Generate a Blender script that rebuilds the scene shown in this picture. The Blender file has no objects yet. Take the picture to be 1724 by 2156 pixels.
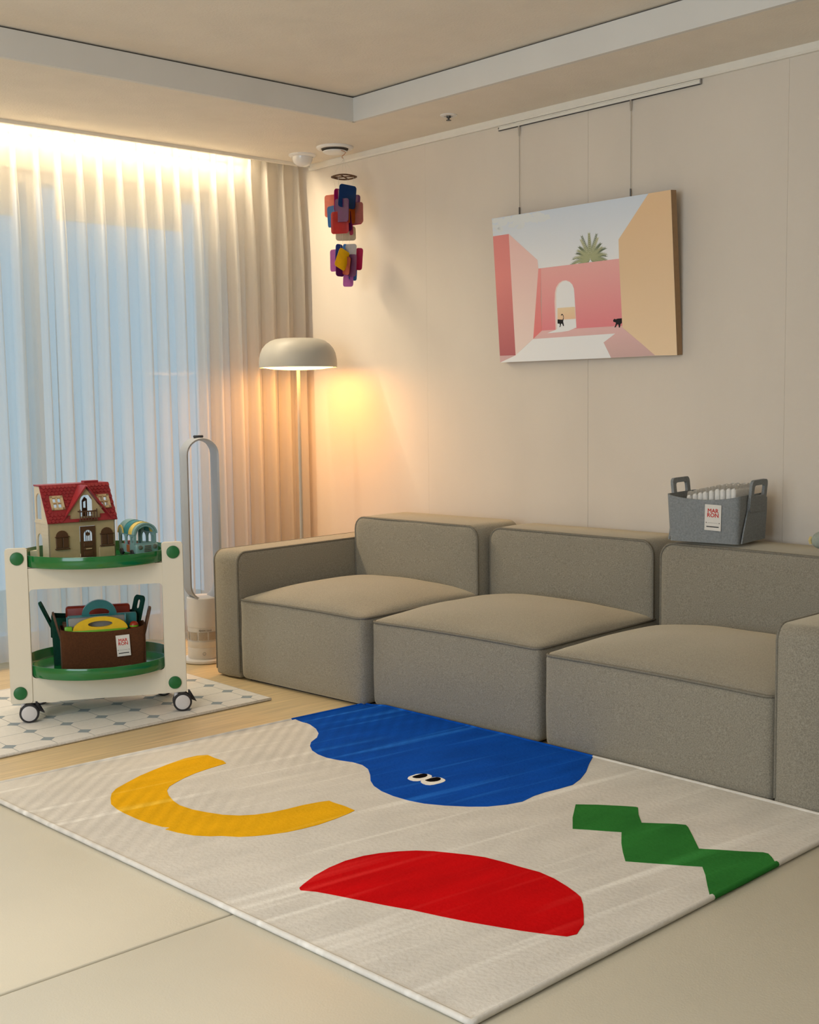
import bpy, bmesh, math, random
from mathutils import Vector, Matrix, noise
from mathutils.geometry import tessellate_polygon

random.seed(7)
C = bpy.context.scene.collection
S = bpy.context.scene
PI = math.pi

# ---------------------------------------------------------------- camera
F_PX, YAW, PITCH, ROLL = 2569.966, 0.7383, 0.0934, -0.0130
CAM = Vector((-3.9259, -5.0248, 1.1541))
fw = Vector((math.sin(YAW) * math.cos(PITCH), math.cos(YAW) * math.cos(PITCH), -math.sin(PITCH)))
rt = Vector((math.cos(YAW), -math.sin(YAW), 0))
up = rt.cross(fw)
r2 = math.cos(ROLL) * rt + math.sin(ROLL) * up
u2 = -math.sin(ROLL) * rt + math.cos(ROLL) * up
cam = bpy.data.cameras.new('camera')
cam.sensor_fit = 'HORIZONTAL'
cam.sensor_width = 36.0
cam.lens = F_PX / 1724 * 36.0
cam.clip_start = 0.05
cam_o = bpy.data.objects.new('camera', cam)
C.objects.link(cam_o)
m = Matrix((r2, u2, -fw)).transposed().to_4x4()
m.translation = CAM
cam_o.matrix_world = m
S.camera = cam_o

# ---------------------------------------------------------------- light
S.view_settings.view_transform = 'Standard'
S.view_settings.look = 'None'
S.view_settings.exposure = 0.92
S.view_settings.gamma = 1.0
S.view_settings.use_curve_mapping = False

LED_STRENGTH = 118.0
LAMP_STRENGTH = 11.5
SKY_STRENGTH = 0.66
SIDE_WINDOW_W = 31.0
OVERHEAD_FILL_W = 14.0

world = bpy.data.worlds.new('evening sky')
S.world = world
world.use_nodes = True
nt = world.node_tree
nt.nodes.clear()
w_out = nt.nodes.new('ShaderNodeOutputWorld')
w_bg = nt.nodes.new('ShaderNodeBackground')
w_tc = nt.nodes.new('ShaderNodeTexCoord')
w_sx = nt.nodes.new('ShaderNodeSeparateXYZ')
w_cr = nt.nodes.new('ShaderNodeValToRGB')
nt.links.new(w_tc.outputs['Generated'], w_sx.inputs[0])
nt.links.new(w_sx.outputs['Z'], w_cr.inputs[0])
w_cr.color_ramp.elements[0].position = 0.0
w_cr.color_ramp.elements[0].color = (0.50, 0.70, 0.86, 1)
w_cr.color_ramp.elements[1].position = 0.6
w_cr.color_ramp.elements[1].color = (0.22, 0.50, 0.82, 1)
nt.links.new(w_cr.outputs[0], w_bg.inputs[0])
w_bg.inputs[1].default_value = SKY_STRENGTH
nt.links.new(w_bg.outputs[0], w_out.inputs[0])


def area(name, loc, size, size_y, power, color, direction, spread=PI):
    l = bpy.data.lights.new(name, 'AREA')
    l.shape = 'RECTANGLE'
    l.size, l.size_y = size, size_y
    l.energy = power
    l.color = color
    l.spread = spread
    o = bpy.data.objects.new(name, l)
    C.objects.link(o)
    o.location = loc
    o.rotation_euler = Vector(direction).to_track_quat('-Z', 'Y').to_euler()
    return o


# daylight through the left-hand window of the room, and an added warm fill lamp, unseen, high on the left
area('daylight_left_window', (-5.36, -3.3, 1.35), 2.6, 1.7, SIDE_WINDOW_W, (0.80, 0.91, 1.0), (1, 0, 0))
area('overhead_fill', (-4.1, -2.7, 2.40), 1.0, 1.0, OVERHEAD_FILL_W, (1.0, 0.80, 0.58), (0, 0, -1))

# ---------------------------------------------------------------- materials
def new_mat(name):
    mt = bpy.data.materials.new(name)
    mt.use_nodes = True
    n = mt.node_tree
    n.nodes.clear()
    return mt, n


def lin(c):
    """sRGB 0-255 to linear"""
    out = []
    for v in c:
        v = v / 255.0
        out.append(v / 12.92 if v <= 0.04045 else ((v + 0.055) / 1.055) ** 2.4)
    return tuple(out) + (1.0,)


def pbr(name, col, rough=0.6, var=0.0, scale=40.0, bump=0.0, bscale=200.0, metal=0.0, stretch=None,
        sheen=0.0, spec=0.5, detail=3.0, trans=0.0, coat=0.0, col2=None):
    """principled surface with procedural colour variation and fine relief (object coordinates)"""
    mt, n = new_mat(name)
    out = n.nodes.new('ShaderNodeOutputMaterial')
    b = n.nodes.new('ShaderNodeBsdfPrincipled')
    n.links.new(b.outputs[0], out.inputs[0])
    b.inputs['Roughness'].default_value = rough
    b.inputs['Metallic'].default_value = metal
    b.inputs['Specular IOR Level'].default_value = spec
    b.inputs['Sheen Weight'].default_value = sheen
    b.inputs['Sheen Tint'].default_value = (1.0, 0.88, 0.66, 1)
    b.inputs['Transmission Weight'].default_value = trans
    b.inputs['Coat Weight'].default_value = coat
    c = tuple(col[:3]) + (1.0,)
    b.inputs['Base Color'].default_value = c
    tc = n.nodes.new('ShaderNodeTexCoord')
    src = tc.outputs['Object']
    if stretch:
        mp = n.nodes.new('ShaderNodeMapping')
        mp.inputs['Scale'].default_value = stretch
        n.links.new(src, mp.inputs[0])
        src = mp.outputs[0]
    if var > 0:
        nz = n.nodes.new('ShaderNodeTexNoise')
        nz.inputs['Scale'].default_value = scale
        nz.inputs['Detail'].default_value = detail
        n.links.new(src, nz.inputs['Vector'])
        mx = n.nodes.new('ShaderNodeMix')
        mx.data_type = 'RGBA'
        mr = n.nodes.new('ShaderNodeMapRange')
        mr.inputs[1].default_value = 0.3
        mr.inputs[2].default_value = 0.7
        n.links.new(nz.outputs[0], mr.inputs[0])
        n.links.new(mr.outputs[0], mx.inputs[0])
        lo = col2 if col2 else tuple(v * (1 - var) for v in c[:3])
        mx.inputs[6].default_value = tuple(lo[:3]) + (1,)
        mx.inputs[7].default_value = tuple(min(1, v * (1 + (0 if col2 else var))) for v in c[:3]) + (1,)
        n.links.new(mx.outputs[2], b.inputs['Base Color'])
    if bump > 0:
        nb = n.nodes.new('ShaderNodeTexNoise')
        nb.inputs['Scale'].default_value = bscale
        nb.inputs['Detail'].default_value = 2.0
        n.links.new(src, nb.inputs['Vector'])
        bp = n.nodes.new('ShaderNodeBump')
        bp.inputs['Strength'].default_value = bump
        bp.inputs['Distance'].default_value = 0.004
        n.links.new(nb.outputs[0], bp.inputs['Height'])
        n.links.new(bp.outputs[0], b.inputs['Normal'])
    return mt


def emit(name, col, strength):
    mt, n = new_mat(name)
    out = n.nodes.new('ShaderNodeOutputMaterial')
    e = n.nodes.new('ShaderNodeEmission')
    e.inputs[0].default_value = tuple(col[:3]) + (1,)
    e.inputs[1].default_value = strength
    n.links.new(e.outputs[0], out.inputs[0])
    return mt


def sheer(name, col, transparent, translucent):
    """thin cloth: part diffuse, part translucent, part see-through"""
    mt, n = new_mat(name)
    out = n.nodes.new('ShaderNodeOutputMaterial')
    d = n.nodes.new('ShaderNodeBsdfDiffuse')
    t = n.nodes.new('ShaderNodeBsdfTranslucent')
    tr = n.nodes.new('ShaderNodeBsdfTransparent')
    for q in (d, t):
        q.inputs['Color'].default_value = tuple(col[:3]) + (1,)
    a = n.nodes.new('ShaderNodeMixShader')
    a.inputs[0].default_value = translucent
    n.links.new(d.outputs[0], a.inputs[1])
    n.links.new(t.outputs[0], a.inputs[2])
    b = n.nodes.new('ShaderNodeMixShader')
    b.inputs[0].default_value = transparent
    n.links.new(a.outputs[0], b.inputs[1])
    n.links.new(tr.outputs[0], b.inputs[2])
    tc = n.nodes.new('ShaderNodeTexCoord')
    mp = n.nodes.new('ShaderNodeMapping')
    mp.inputs['Scale'].default_value = (260, 260, 30)
    nz = n.nodes.new('ShaderNodeTexNoise')
    nz.inputs['Scale'].default_value = 1.0
    n.links.new(tc.outputs['Object'], mp.inputs[0])
    n.links.new(mp.outputs[0], nz.inputs['Vector'])
    bp = n.nodes.new('ShaderNodeBump')
    bp.inputs['Strength'].default_value = 0.15
    bp.inputs['Distance'].default_value = 0.001
    n.links.new(nz.outputs[0], bp.inputs['Height'])
    n.links.new(bp.outputs[0], d.inputs['Normal'])
    n.links.new(b.outputs[0], out.inputs[0])
    return mt


M = {}
M['wall'] = pbr('wallpaper', (0.72, 0.645, 0.555), 0.75, 0.03, 3.0, 0.12, 420, stretch=(1, 1, 0.5))
M['ceil'] = pbr('ceiling paper', (0.82, 0.75, 0.65), 0.85, 0.03, 6.0, 0.35, 120)
M['soffit_edge'] = pbr('painted soffit board', (0.72, 0.70, 0.66), 0.6, 0.02, 5.0)
M['gap'] = pbr('shadow gap', (0.10, 0.085, 0.07), 0.9)
M['white'] = pbr('white plastic', (0.80, 0.78, 0.75), 0.35, 0.02, 10)
M['trim'] = pbr('white trim', (0.82, 0.78, 0.70), 0.4, 0.02, 12)
M['wood'] = pbr('pale oak laminate', (0.68, 0.52, 0.29), 0.42, 0.16, 3.0, 0.08, 14.0, stretch=(1.2, 26, 1), detail=6)
M['mat'] = pbr('cream play mat vinyl', (0.64, 0.60, 0.49), 0.38, 0.02, 4.0, 0.10, 260)
M['sofa'] = pbr('taupe woven upholstery', (0.272, 0.250, 0.202), 0.95, 0.25, 290.0, 0.25, 900, spec=0.12, detail=2, sheen=0.7)
M['piping'] = pbr('taupe piping cord', (0.205, 0.188, 0.152), 0.9, 0.15, 200, 0.3, 400, spec=0.2)
M['lamp'] = pbr('grey-beige lacquer', (0.45, 0.43, 0.38), 0.45, 0.02, 12, spec=0.4)
M['lampin'] = pbr('white shade lining', (0.85, 0.80, 0.70), 0.5)
M['fan_w'] = pbr('fan white plastic', (0.80, 0.77, 0.74), 0.28, 0.01, 8)
M['fan_s'] = pbr('fan silver plastic', (0.43, 0.44, 0.455), 0.36, 0.02, 8, metal=0.12)
M['fan_g'] = pbr('fan intake grille', (0.50, 0.43, 0.35), 0.6, 0.3, 600)
M['dark'] = pbr('dark plastic', (0.02, 0.02, 0.025), 0.4, 0.05, 30)
M['cream'] = pbr('cream lacquered board', (0.74, 0.69, 0.57), 0.42, 0.02, 6)
M['green'] = pbr('glossy green tray', (0.008, 0.155, 0.035), 0.14, 0.04, 9, coat=0.4)
M['greencap'] = pbr('green cap plastic', (0.006, 0.13, 0.03), 0.4, 0.05, 30)
M['caster'] = pbr('caster grey hub', (0.62, 0.60, 0.60), 0.4)
M['chrome'] = pbr('brushed steel', (0.6, 0.6, 0.6), 0.3, metal=1.0)
M['brass'] = pbr('copper hook', (0.55, 0.26, 0.13), 0.35, metal=0.8)
M['hexw'] = None
GLASS, _n = new_mat('window glass')
_o = _n.nodes.new('ShaderNodeOutputMaterial')
_t = _n.nodes.new('ShaderNodeBsdfTransparent')
_t.inputs[0].default_value = (0.93, 0.96, 0.97, 1)
_g = _n.nodes.new('ShaderNodeBsdfGlossy')
_g.inputs['Roughness'].default_value = 0.02
_m = _n.nodes.new('ShaderNodeMixShader')
_m.inputs[0].default_value = 0.06
_n.links.new(_t.outputs[0], _m.inputs[1])
_n.links.new(_g.outputs[0], _m.inputs[2])
_n.links.new(_m.outputs[0], _o.inputs[0])
M['glass'] = GLASS
M['curtain'] = sheer('sheer curtain cloth', (0.86, 0.83, 0.77), 0.27, 0.60)
M['blind'] = sheer('blind cloth', (0.85, 0.82, 0.76), 0.05, 0.35)
M['led'] = emit('led strip light', (1.0, 0.83, 0.58), LED_STRENGTH)
M['bulb'] = emit('lamp diffuser glow', (1.0, 0.43, 0.105), LAMP_STRENGTH)

# ---------------------------------------------------------------- mesh helpers
def finish(bm, name, mats, parent=None, smooth=True, angle=40, loc=None, rot=None):
    bmesh.ops.recalc_face_normals(bm, faces=bm.faces)
    me = bpy.data.meshes.new(name)
    bm.to_mesh(me)
    bm.free()
    if not isinstance(mats, (list, tuple)):
        mats = [mats]
    for q in mats:
        me.materials.append(q)
    if smooth:
        me.shade_smooth()
        me.set_sharp_from_angle(angle=math.radians(angle))
    o = bpy.data.objects.new(name, me)
    C.objects.link(o)
    if parent:
        o.parent = parent
    if loc:
        o.location = loc
    if rot:
        o.rotation_euler = rot
    return o


def thing(name, label, cat, loc=(0, 0, 0), rotz=0.0, group=None):
    o = bpy.data.objects.new(name, None)
    o.empty_display_size = 0.1
    C.objects.link(o)
    o.location = loc
    o.rotation_euler = (0, 0, rotz)
    o['label'] = label
    o['category'] = cat
    if group:
        o['group'] = group
    return o


def tag(o, label, cat, group=None):
    o['label'] = label
    o['category'] = cat
    if group:
        o['group'] = group
    return o


def struct(o, label=None):
    o['kind'] = 'structure'
    if label:
        o['label'] = label
    return o


def box(bm, x0, x1, y0, y1, z0, z1, mi=0, mat=None):
    vs = [bm.verts.new((x, y, z)) for z in (z0, z1) for y in (y0, y1) for x in (x0, x1)]
    if mat is not None:
        for v in vs:
            v.co = mat @ v.co
    fs = []
    for q in ((0, 2, 3, 1), (4, 5, 7, 6), (0, 1, 5, 4), (2, 6, 7, 3), (0, 4, 6, 2), (1, 3, 7, 5)):
        f = bm.faces.new([vs[i] for i in q])
        f.material_index = mi
        fs.append(f)
    return vs, fs


def bbox_(bm, x0, x1, y0, y1, z0, z1, r=0.004, seg=2, mi=0, mat=None):
    """bevelled box"""
    t = bmesh.new()
    box(t, x0, x1, y0, y1, z0, z1)
    bmesh.ops.bevel(t, geom=t.edges[:], offset=r, segments=seg, affect='EDGES', profile=0.5)
    merge(bm, t, mi, mat)


def merge(bm, t, mi=0, mat=None):
    vm = {}
    for v in t.verts:
        co = mat @ v.co if mat is not None else v.co
        vm[v] = bm.verts.new(co)
    for f in t.faces:
        try:
            nf = bm.faces.new([vm[v] for v in f.verts])
            nf.material_index = mi
        except ValueError:
            pass
    t.free()


def tube(bm, pts, r, seg=8, closed=False, mi=0, cap=True):
    pts = [Vector(p) for p in pts]
    n = len(pts)
    rings = []
    prev = None
    for i, p in enumerate(pts):
        if closed:
            t = pts[(i + 1) % n] - pts[i - 1]
        else:
            t = pts[min(i + 1, n - 1)] - pts[max(i - 1, 0)]
        if t.length < 1e-9:
            t = Vector((0, 0, 1))
        t.normalize()
        if prev is None:
            a = Vector((0, 0, 1)) if abs(t.z) < 0.9 else Vector((1, 0, 0))
            nrm = (a - t * a.dot(t)).normalized()
        else:
            nrm = prev - t * prev.dot(t)
            if nrm.length < 1e-6:
                nrm = t.orthogonal()
            nrm.normalize()
        prev = nrm
        bi = t.cross(nrm)
        rr = r[i] if isinstance(r, (list, tuple)) else r
        rings.append([bm.verts.new(p + (nrm * math.cos(2 * PI * k / seg) + bi * math.sin(2 * PI * k / seg)) * rr)
                      for k in range(seg)])
    cnt = n if closed else n - 1
    for i in range(cnt):
        a, b = rings[i], rings[(i + 1) % n]
        off = 0
        if closed and i == n - 1:
            best = 1e9
            for s in range(seg):
                d = (a[0].co - b[s].co).length
                if d < best:
                    best, off = d, s
        for k in range(seg):
            f = bm.faces.new((a[k], a[(k + 1) % seg], b[(k + 1 + off) % seg], b[(k + off) % seg]))
            f.material_index = mi
    if cap and not closed:
        for rg, rev in ((rings[0], True), (rings[-1], False)):
            f = bm.faces.new(rg[::-1] if rev else rg)
            f.material_index = mi
    return rings


def lathe(bm, prof, seg=32, mi=0, cx=0, cy=0, mat=None):
    rings = []
    for r, z in prof:
        if r < 1e-6:
            co = Vector((cx, cy, z))
            rings.append([bm.verts.new(mat @ co if mat is not None else co)])
        else:
            row = []
            for k in range(seg):
                a = 2 * PI * k / seg
                co = Vector((cx + r * math.cos(a), cy + r * math.sin(a), z))
                row.append(bm.verts.new(mat @ co if mat is not None else co))
            rings.append(row)
    for a, b in zip(rings, rings[1:]):
        for k in range(seg):
            k2 = (k + 1) % seg
            if len(a) == 1 and len(b) == 1:
                continue
            if len(a) == 1:
                f = bm.faces.new((a[0], b[k2], b[k]))
            elif len(b) == 1:
                f = bm.faces.new((a[k], a[k2], b[0]))
            else:
                f = bm.faces.new((a[k], a[k2], b[k2], b[k]))
            f.material_index = mi


def prism(bm, poly, fn, t0, t1, mi=0):
    """extrude a closed 2-D polygon; fn(a, b, t) -> 3-D point"""
    n = len(poly)
    lo = [bm.verts.new(fn(a, b, t0)) for a, b in poly]
    hi = [bm.verts.new(fn(a, b, t1)) for a, b in poly]
    fs = [bm.faces.new(lo[::-1]), bm.faces.new(hi)]
    for i in range(n):
        j = (i + 1) % n
        fs.append(bm.faces.new((lo[i], lo[j], hi[j], hi[i])))
    for f in fs:
        f.material_index = mi
    bmesh.ops.triangulate(bm, faces=fs[:2])


def holed(bm, outer, holes, fn, t0, t1, mi=0):
    """flat panel with holes: triangle fill of both faces plus all the edge walls"""
    lays = []
    for t in (t0, t1):
        edges = []
        loops = []
        for lp in [outer] + holes:
            vs = [bm.verts.new(fn(a, b, t)) for a, b in lp]
            for i in range(len(vs)):
                edges.append(bm.edges.new((vs[i], vs[(i + 1) % len(vs)])))
            loops.append(vs)
        r = bmesh.ops.triangle_fill(bm, edges=edges, use_beauty=True)
        for g in r['geom']:
            if isinstance(g, bmesh.types.BMFace):
                g.material_index = mi
        lays.append(loops)
    for la, lb in zip(*lays):
        n = len(la)
        for i in range(n):
            f = bm.faces.new((la[i], la[(i + 1) % n], lb[(i + 1) % n], lb[i]))
            f.material_index = mi


def rrect(x0, x1, y0, y1, r, seg=4):
    pts = []
    for cx, cy, a0 in ((x1 - r, y1 - r, 0), (x0 + r, y1 - r, 90), (x0 + r, y0 + r, 180), (x1 - r, y0 + r, 270)):
        for k in range(seg + 1):
            a = math.radians(a0 + 90 * k / seg)
            pts.append((cx + r * math.cos(a), cy + r * math.sin(a)))
    return pts


def arch(x0, x1, y0, y1, seg=8):
    """upright opening with a round head (anticlockwise)"""
    r = (x1 - x0) / 2
    cx = (x0 + x1) / 2
    pts = [(x0, y0), (x1, y0)]
    for k in range(seg + 1):
        a = PI * k / seg
        pts.append((cx + r * math.cos(a), y1 - r + r * math.sin(a)))
    return pts


def puffy(bm, x0, x1, y0, y1, z0, z1, r=0.03, crown=0.0, bulge=0.0, n=14, mi=0, power=2.2):
    """upholstered block: rounded box with a domed top and slightly swollen sides"""
    w, d, h = x1 - x0, y1 - y0, z1 - z0
    ts = [0, 0.012, 0.03, 0.06] + [0.06 + 0.88 * k / n for k in range(1, n)] + [0.94, 0.97, 0.988, 1]
    nx = len(ts)
    t = bmesh.new()
    idx = {}

    def vert(i, j, k):
        key = (i, j, k)
        if key in idx:
            return idx[key]
        p = Vector((x0 + w * ts[i], y0 + d * ts[j], z0 + h * ts[k]))
        q = Vector((min(max(p.x, x0 + r), x1 - r), min(max(p.y, y0 + r), y1 - r), min(max(p.z, z0 + r), z1 - r)))
        v = p - q
        # cube-surface point to rounded surface
        if v.length > 1e-9:
            p = q + v.normalized() * r
        u = (p.x - x0) / w * 2 - 1
        vv = (p.y - y0) / d * 2 - 1
        zz = (p.z - z0) / h
        fx = max(0, 1 - abs(u) ** power)
        fy = max(0, 1 - abs(vv) ** power)
        if crown:
            p.z += crown * fx ** 0.75 * fy ** 0.75 * max(0, (zz - 0.5) * 2) ** 3
        if bulge:
            fz = max(0, 1 - abs(zz * 2 - 1) ** 2)
            p.y += (1 if vv > 0 else -1) * bulge * fx * fz * abs(vv) ** 6
            p.x += (1 if u > 0 else -1) * bulge * fy * fz * abs(u) ** 6
        idx[key] = t.verts.new(p)
        return idx[key]
    L = nx - 1
    for a in range(L):
        for b in range(L):
            for q in (((a, b, 0), (a, b + 1, 0), (a + 1, b + 1, 0), (a + 1, b, 0)),
                      ((a, b, L), (a + 1, b, L), (a + 1, b + 1, L), (a, b + 1, L)),
                      ((a, 0, b), (a + 1, 0, b), (a + 1, 0, b + 1), (a, 0, b + 1)),
                      ((a, L, b), (a, L, b + 1), (a + 1, L, b + 1), (a + 1, L, b)),
                      ((0, a, b), (0, a, b + 1), (0, a + 1, b + 1), (0, a + 1, b)),
                      ((L, a, b), (L, a + 1, b), (L, a + 1, b + 1), (L, a, b + 1))):
                vs = [vert(*k) for k in q]
                try:
                    t.faces.new(vs)
                except ValueError:
                    pass
    merge(bm, t, mi)


def text_mesh(name, body, size, mat, parent, matrix, bold=0.0, extrude=0.0004, align='CENTER', shear=0.0, spacing=1.0):
    cu = bpy.data.curves.new('lettering', 'FONT')
    cu.body = body
    cu.size = size
    cu.align_x = align
    cu.align_y = 'CENTER'
    cu.extrude = extrude
    cu.offset = bold
    cu.shear = shear
    cu.space_character = spacing
    cu.space_line = 0.78
    cu.resolution_u = 3
    to = bpy.data.objects.new('lettering', cu)
    C.objects.link(to)
    dg = bpy.context.evaluated_depsgraph_get()
    me = bpy.data.meshes.new_from_object(to.evaluated_get(dg))
    bpy.data.objects.remove(to)
    me.name = name
    me.materials.clear()
    me.materials.append(mat)
    o = bpy.data.objects.new(name, me)
    C.objects.link(o)
    if parent:
        o.parent = parent
    o.matrix_basis = matrix
    return o


def pip(x, y, poly):
    c = False
    n = len(poly)
    j = n - 1
    for i in range(n):
        xi, yi = poly[i]
        xj, yj = poly[j]
        if (yi > y) != (yj > y) and x < (xj - xi) * (y - yi) / (yj - yi) + xi:
            c = not c
        j = i
    return c


def copy_thing(root):
    r = root.copy()
    C.objects.link(r)
    for ch in list(root.children):
        c = ch.copy()
        C.objects.link(c)
        c.parent = r
        for g in list(ch.children):
            d = g.copy()
            C.objects.link(d)
            d.parent = c
    return r

# ================================================================ THE ROOM
H1, H2 = 2.34, 2.4458          # soffit height, recessed ceiling height
SA, SB = 0.4643, 0.8949        # soffit widths along the right wall and the window wall
XL, YN = -5.4, -6.6

bm = bmesh.new()
box(bm, XL, 0.1, YN, 2.2, -0.08, 0.0)
struct(finish(bm, 'floor', M['wood'], smooth=False))

# right wall: plaster with sheets of wallpaper, each its own piece, fine open joints between
bm = bmesh.new()
box(bm, 0.0012, 0.1, YN, 0.42, 0, 2.6)
wall_r = struct(finish(bm, 'wall_right', M['wall'], smooth=False))
edges_y = [0.42, -0.848, -1.777, -1.806, -2.70, -3.63, -4.56, -5.49, YN]
for a, b in zip(edges_y, edges_y[1:]):
    bm = bmesh.new()
    t = 0.0006 if abs(a - b) < 0.1 else 0.0
    box(bm, -t, 0.0012, b + 0.0003, a - 0.0003, 0.0, H1)
    finish(bm, 'wallpaper_sheet', M['wall'], wall_r, smooth=False)

# window wall
WX0, WX1, WZ1 = -3.0, -0.43, 2.19
bm = bmesh.new()
box(bm, WX1, 0.1, 0.22, 0.42, 0, 2.6)
box(bm, XL, WX0, 0.22, 0.42, 0, 2.6)
box(bm, WX0, WX1, 0.22, 0.42, WZ1, 2.6)
box(bm, WX0, WX1, 0.22, 0.42, 0, 0.03)
struct(finish(bm, 'wall_back', M['wall'], smooth=False))

win = bmesh.new()
for x0, x1 in ((WX0, WX0 + 0.06), (WX1 - 0.05, WX1), (-1.42, -1.375)):
    box(win, x0, x1, 0.26, 0.36, 0.03, WZ1)
box(win, WX0, WX1, 0.262, 0.358, WZ1 - 0.05, WZ1)
box(win, WX0, WX1, 0.262, 0.358, 0.03, 0.10)
w1 = struct(finish(win, 'window_1', M['white'], smooth=False))
for x0, x1 in ((WX0 + 0.06, -1.42), (-1.375, WX1 - 0.05)):
    bm = bmesh.new()
    box(bm, x0, x1, 0.305, 0.311, 0.10, WZ1 - 0.05)
    finish(bm, 'pane', M['glass'], w1, smooth=False)
# cloth blinds half lowered in the window, seen through the sheer curtain
for x0, x1 in ((-2.2, -1.49), (-1.285, -0.62)):
    bm = bmesh.new()
    box(bm, x0, x1, 0.248, 0.250, 1.99, 2.165)
    bl = finish(bm, 'roller_blind', M['blind'], smooth=False)
    tag(bl, 'pale roller blind rolled part down behind the sheer curtain, %s' %
        ('at the left frame edge' if x0 < -2 else 'above the toy house'), 'blind')
    bm = bmesh.new()
    box(bm, x0, x1, 0.243, 0.255, 2.165, 2.19)
    finish(bm, 'head_rail', M['white'], bl, smooth=False)
    bm = bmesh.new()
    tube(bm, [(x0, 0.249, 1.988), (x1, 0.249, 1.988)], 0.006)
    finish(bm, 'bottom_bar', M['white'], bl)

# left wall with its window, wall behind the camera
LW = (-4.7, -1.9, 0.45, 2.25)
bm = bmesh.new()
box(bm, XL - 0.1, XL, YN, LW[0], 0, 2.6)
box(bm, XL - 0.1, XL, LW[1], 0.42, 0, 2.6)
box(bm, XL - 0.1, XL, LW[0], LW[1], 0, LW[2])
box(bm, XL - 0.1, XL, LW[0], LW[1], LW[3], 2.6)
struct(finish(bm, 'wall_left', M['wall'], smooth=False))
bm = bmesh.new()
for y0, y1, z0, z1 in ((LW[0], LW[0] + .05, LW[2], LW[3]), (LW[1] - .05, LW[1], LW[2], LW[3]),
                       (LW[0], LW[1], LW[2], LW[2] + .05), (LW[0], LW[1], LW[3] - .05, LW[3]), (-3.33, -3.27, LW[2], LW[3])):
    box(bm, XL - 0.09, XL - 0.02, y0, y1, z0, z1)
w2 = struct(finish(bm, 'window_2', M['white'], smooth=False))
bm = bmesh.new()
box(bm, XL - 0.06, XL - 0.054, LW[0] + .05, LW[1] - .05, LW[2] + .05, LW[3] - .05)
finish(bm, 'pane', M['glass'], w2, smooth=False)
bm = bmesh.new()
box(bm, XL - 0.1, 0.1, YN - 0.1, YN, 0, 2.6)
struct(finish(bm, 'wall_front', M['wall'], smooth=False))

# ceiling: recessed slab, dropped soffit ring with a shadow gap under the slab
bm = bmesh.new()
box(bm, XL, 0.0, YN, 0.22, H2, H2 + 0.1)
ceil = struct(finish(bm, 'ceiling', M['ceil'], smooth=False))
bm = bmesh.new()
box(bm, -SA + 0.02, 0.0, YN, 0.0, H1, H2)
box(bm, XL, -SA + 0.02, -SB + 0.02, 0.0, H1, H2)
finish(bm, 'soffit', M['ceil'], ceil, smooth=False)
bm = bmesh.new()
box(bm, -SA + 0.012, -SA + 0.0205, YN, -SB + 0.0, H2 - 0.012, H2 - 0.0002)
box(bm, XL, -SA + 0.02, -SB + 0.012, -SB + 0.0205, H2 - 0.012, H2 - 0.0002)
finish(bm, 'shadow_gap', M['gap'], ceil, smooth=False)
bm = bmesh.new()
box(bm, -SA, -SA + 0.0195, YN, -SB, H1 - 0.0005, H2 - 0.007)
finish(bm, 'soffit_board', M['soffit_edge'], ceil, smooth=False)
bm = bmesh.new()
box(bm, XL, -SA, -SB, -SB + 0.0195, H1 - 0.0005, H2 - 0.007)
finish(bm, 'soffit_board', M['soffit_edge'], ceil, smooth=False)
# lip of the curtain box, and the moulding along the right wall
bm = bmesh.new()
bbox_(bm, XL, -0.003, -0.012, 0.006, 2.324, 2.352, 0.002)
struct(finish(bm, 'trim_1', M['trim']))
bm = bmesh.new()
prism(bm, [(0, 0), (-0.012, 0), (-0.017, 0.007), (-0.018, 0.026), (-0.018, 0.03), (0, 0.03)],
      lambda a, b, t: Vector((a - 0.0008, t, H1 - 0.030 + b)), YN, -0.0)
struct(finish(bm, 'trim_2', M['trim'], angle=25))

# ---------------------------------------------------------------- led strip
t = thing('led_strip', 'warm white light strip glowing in the recess above the sheer curtain', 'light', (-1.6, 0.024, 2.346))
bm = bmesh.new()
prism(bm, [(-0.008, 0.0035), (0.0095, -0.0112), (0.0095, 0.006), (-0.008, 0.010)], lambda a, b, tt: Vector((tt, a, b)), -1.25, 1.26)
finish(bm, 'channel', M['white'], t, smooth=False)
bm = bmesh.new()
vs = [bm.verts.new(q) for q in ((-1.24, -0.0078, 0.0018), (-1.24, 0.0092, -0.0122), (1.25, 0.0092, -0.0122), (1.25, -0.0078, 0.0018))]
bm.faces.new(vs)
finish(bm, 'diffuser', M['led'], t, smooth=False)

# ---------------------------------------------------------------- sheer curtain
PLEATS = [-1.577, -1.525, -1.421, -1.32, -1.216, -1.117, -1.019, -0.91, -0.814, -0.718, -0.612, -0.509, -0.411,
          -0.304, -0.205, -0.104, -0.010]
PLEATS = [x - 0.042 for x in [-2.7 + 0.104 * k for k in range(10)] + [-1.63] + PLEATS[1:]]
CT, CB, CY = 2.352, 0.022, 0.064


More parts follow.
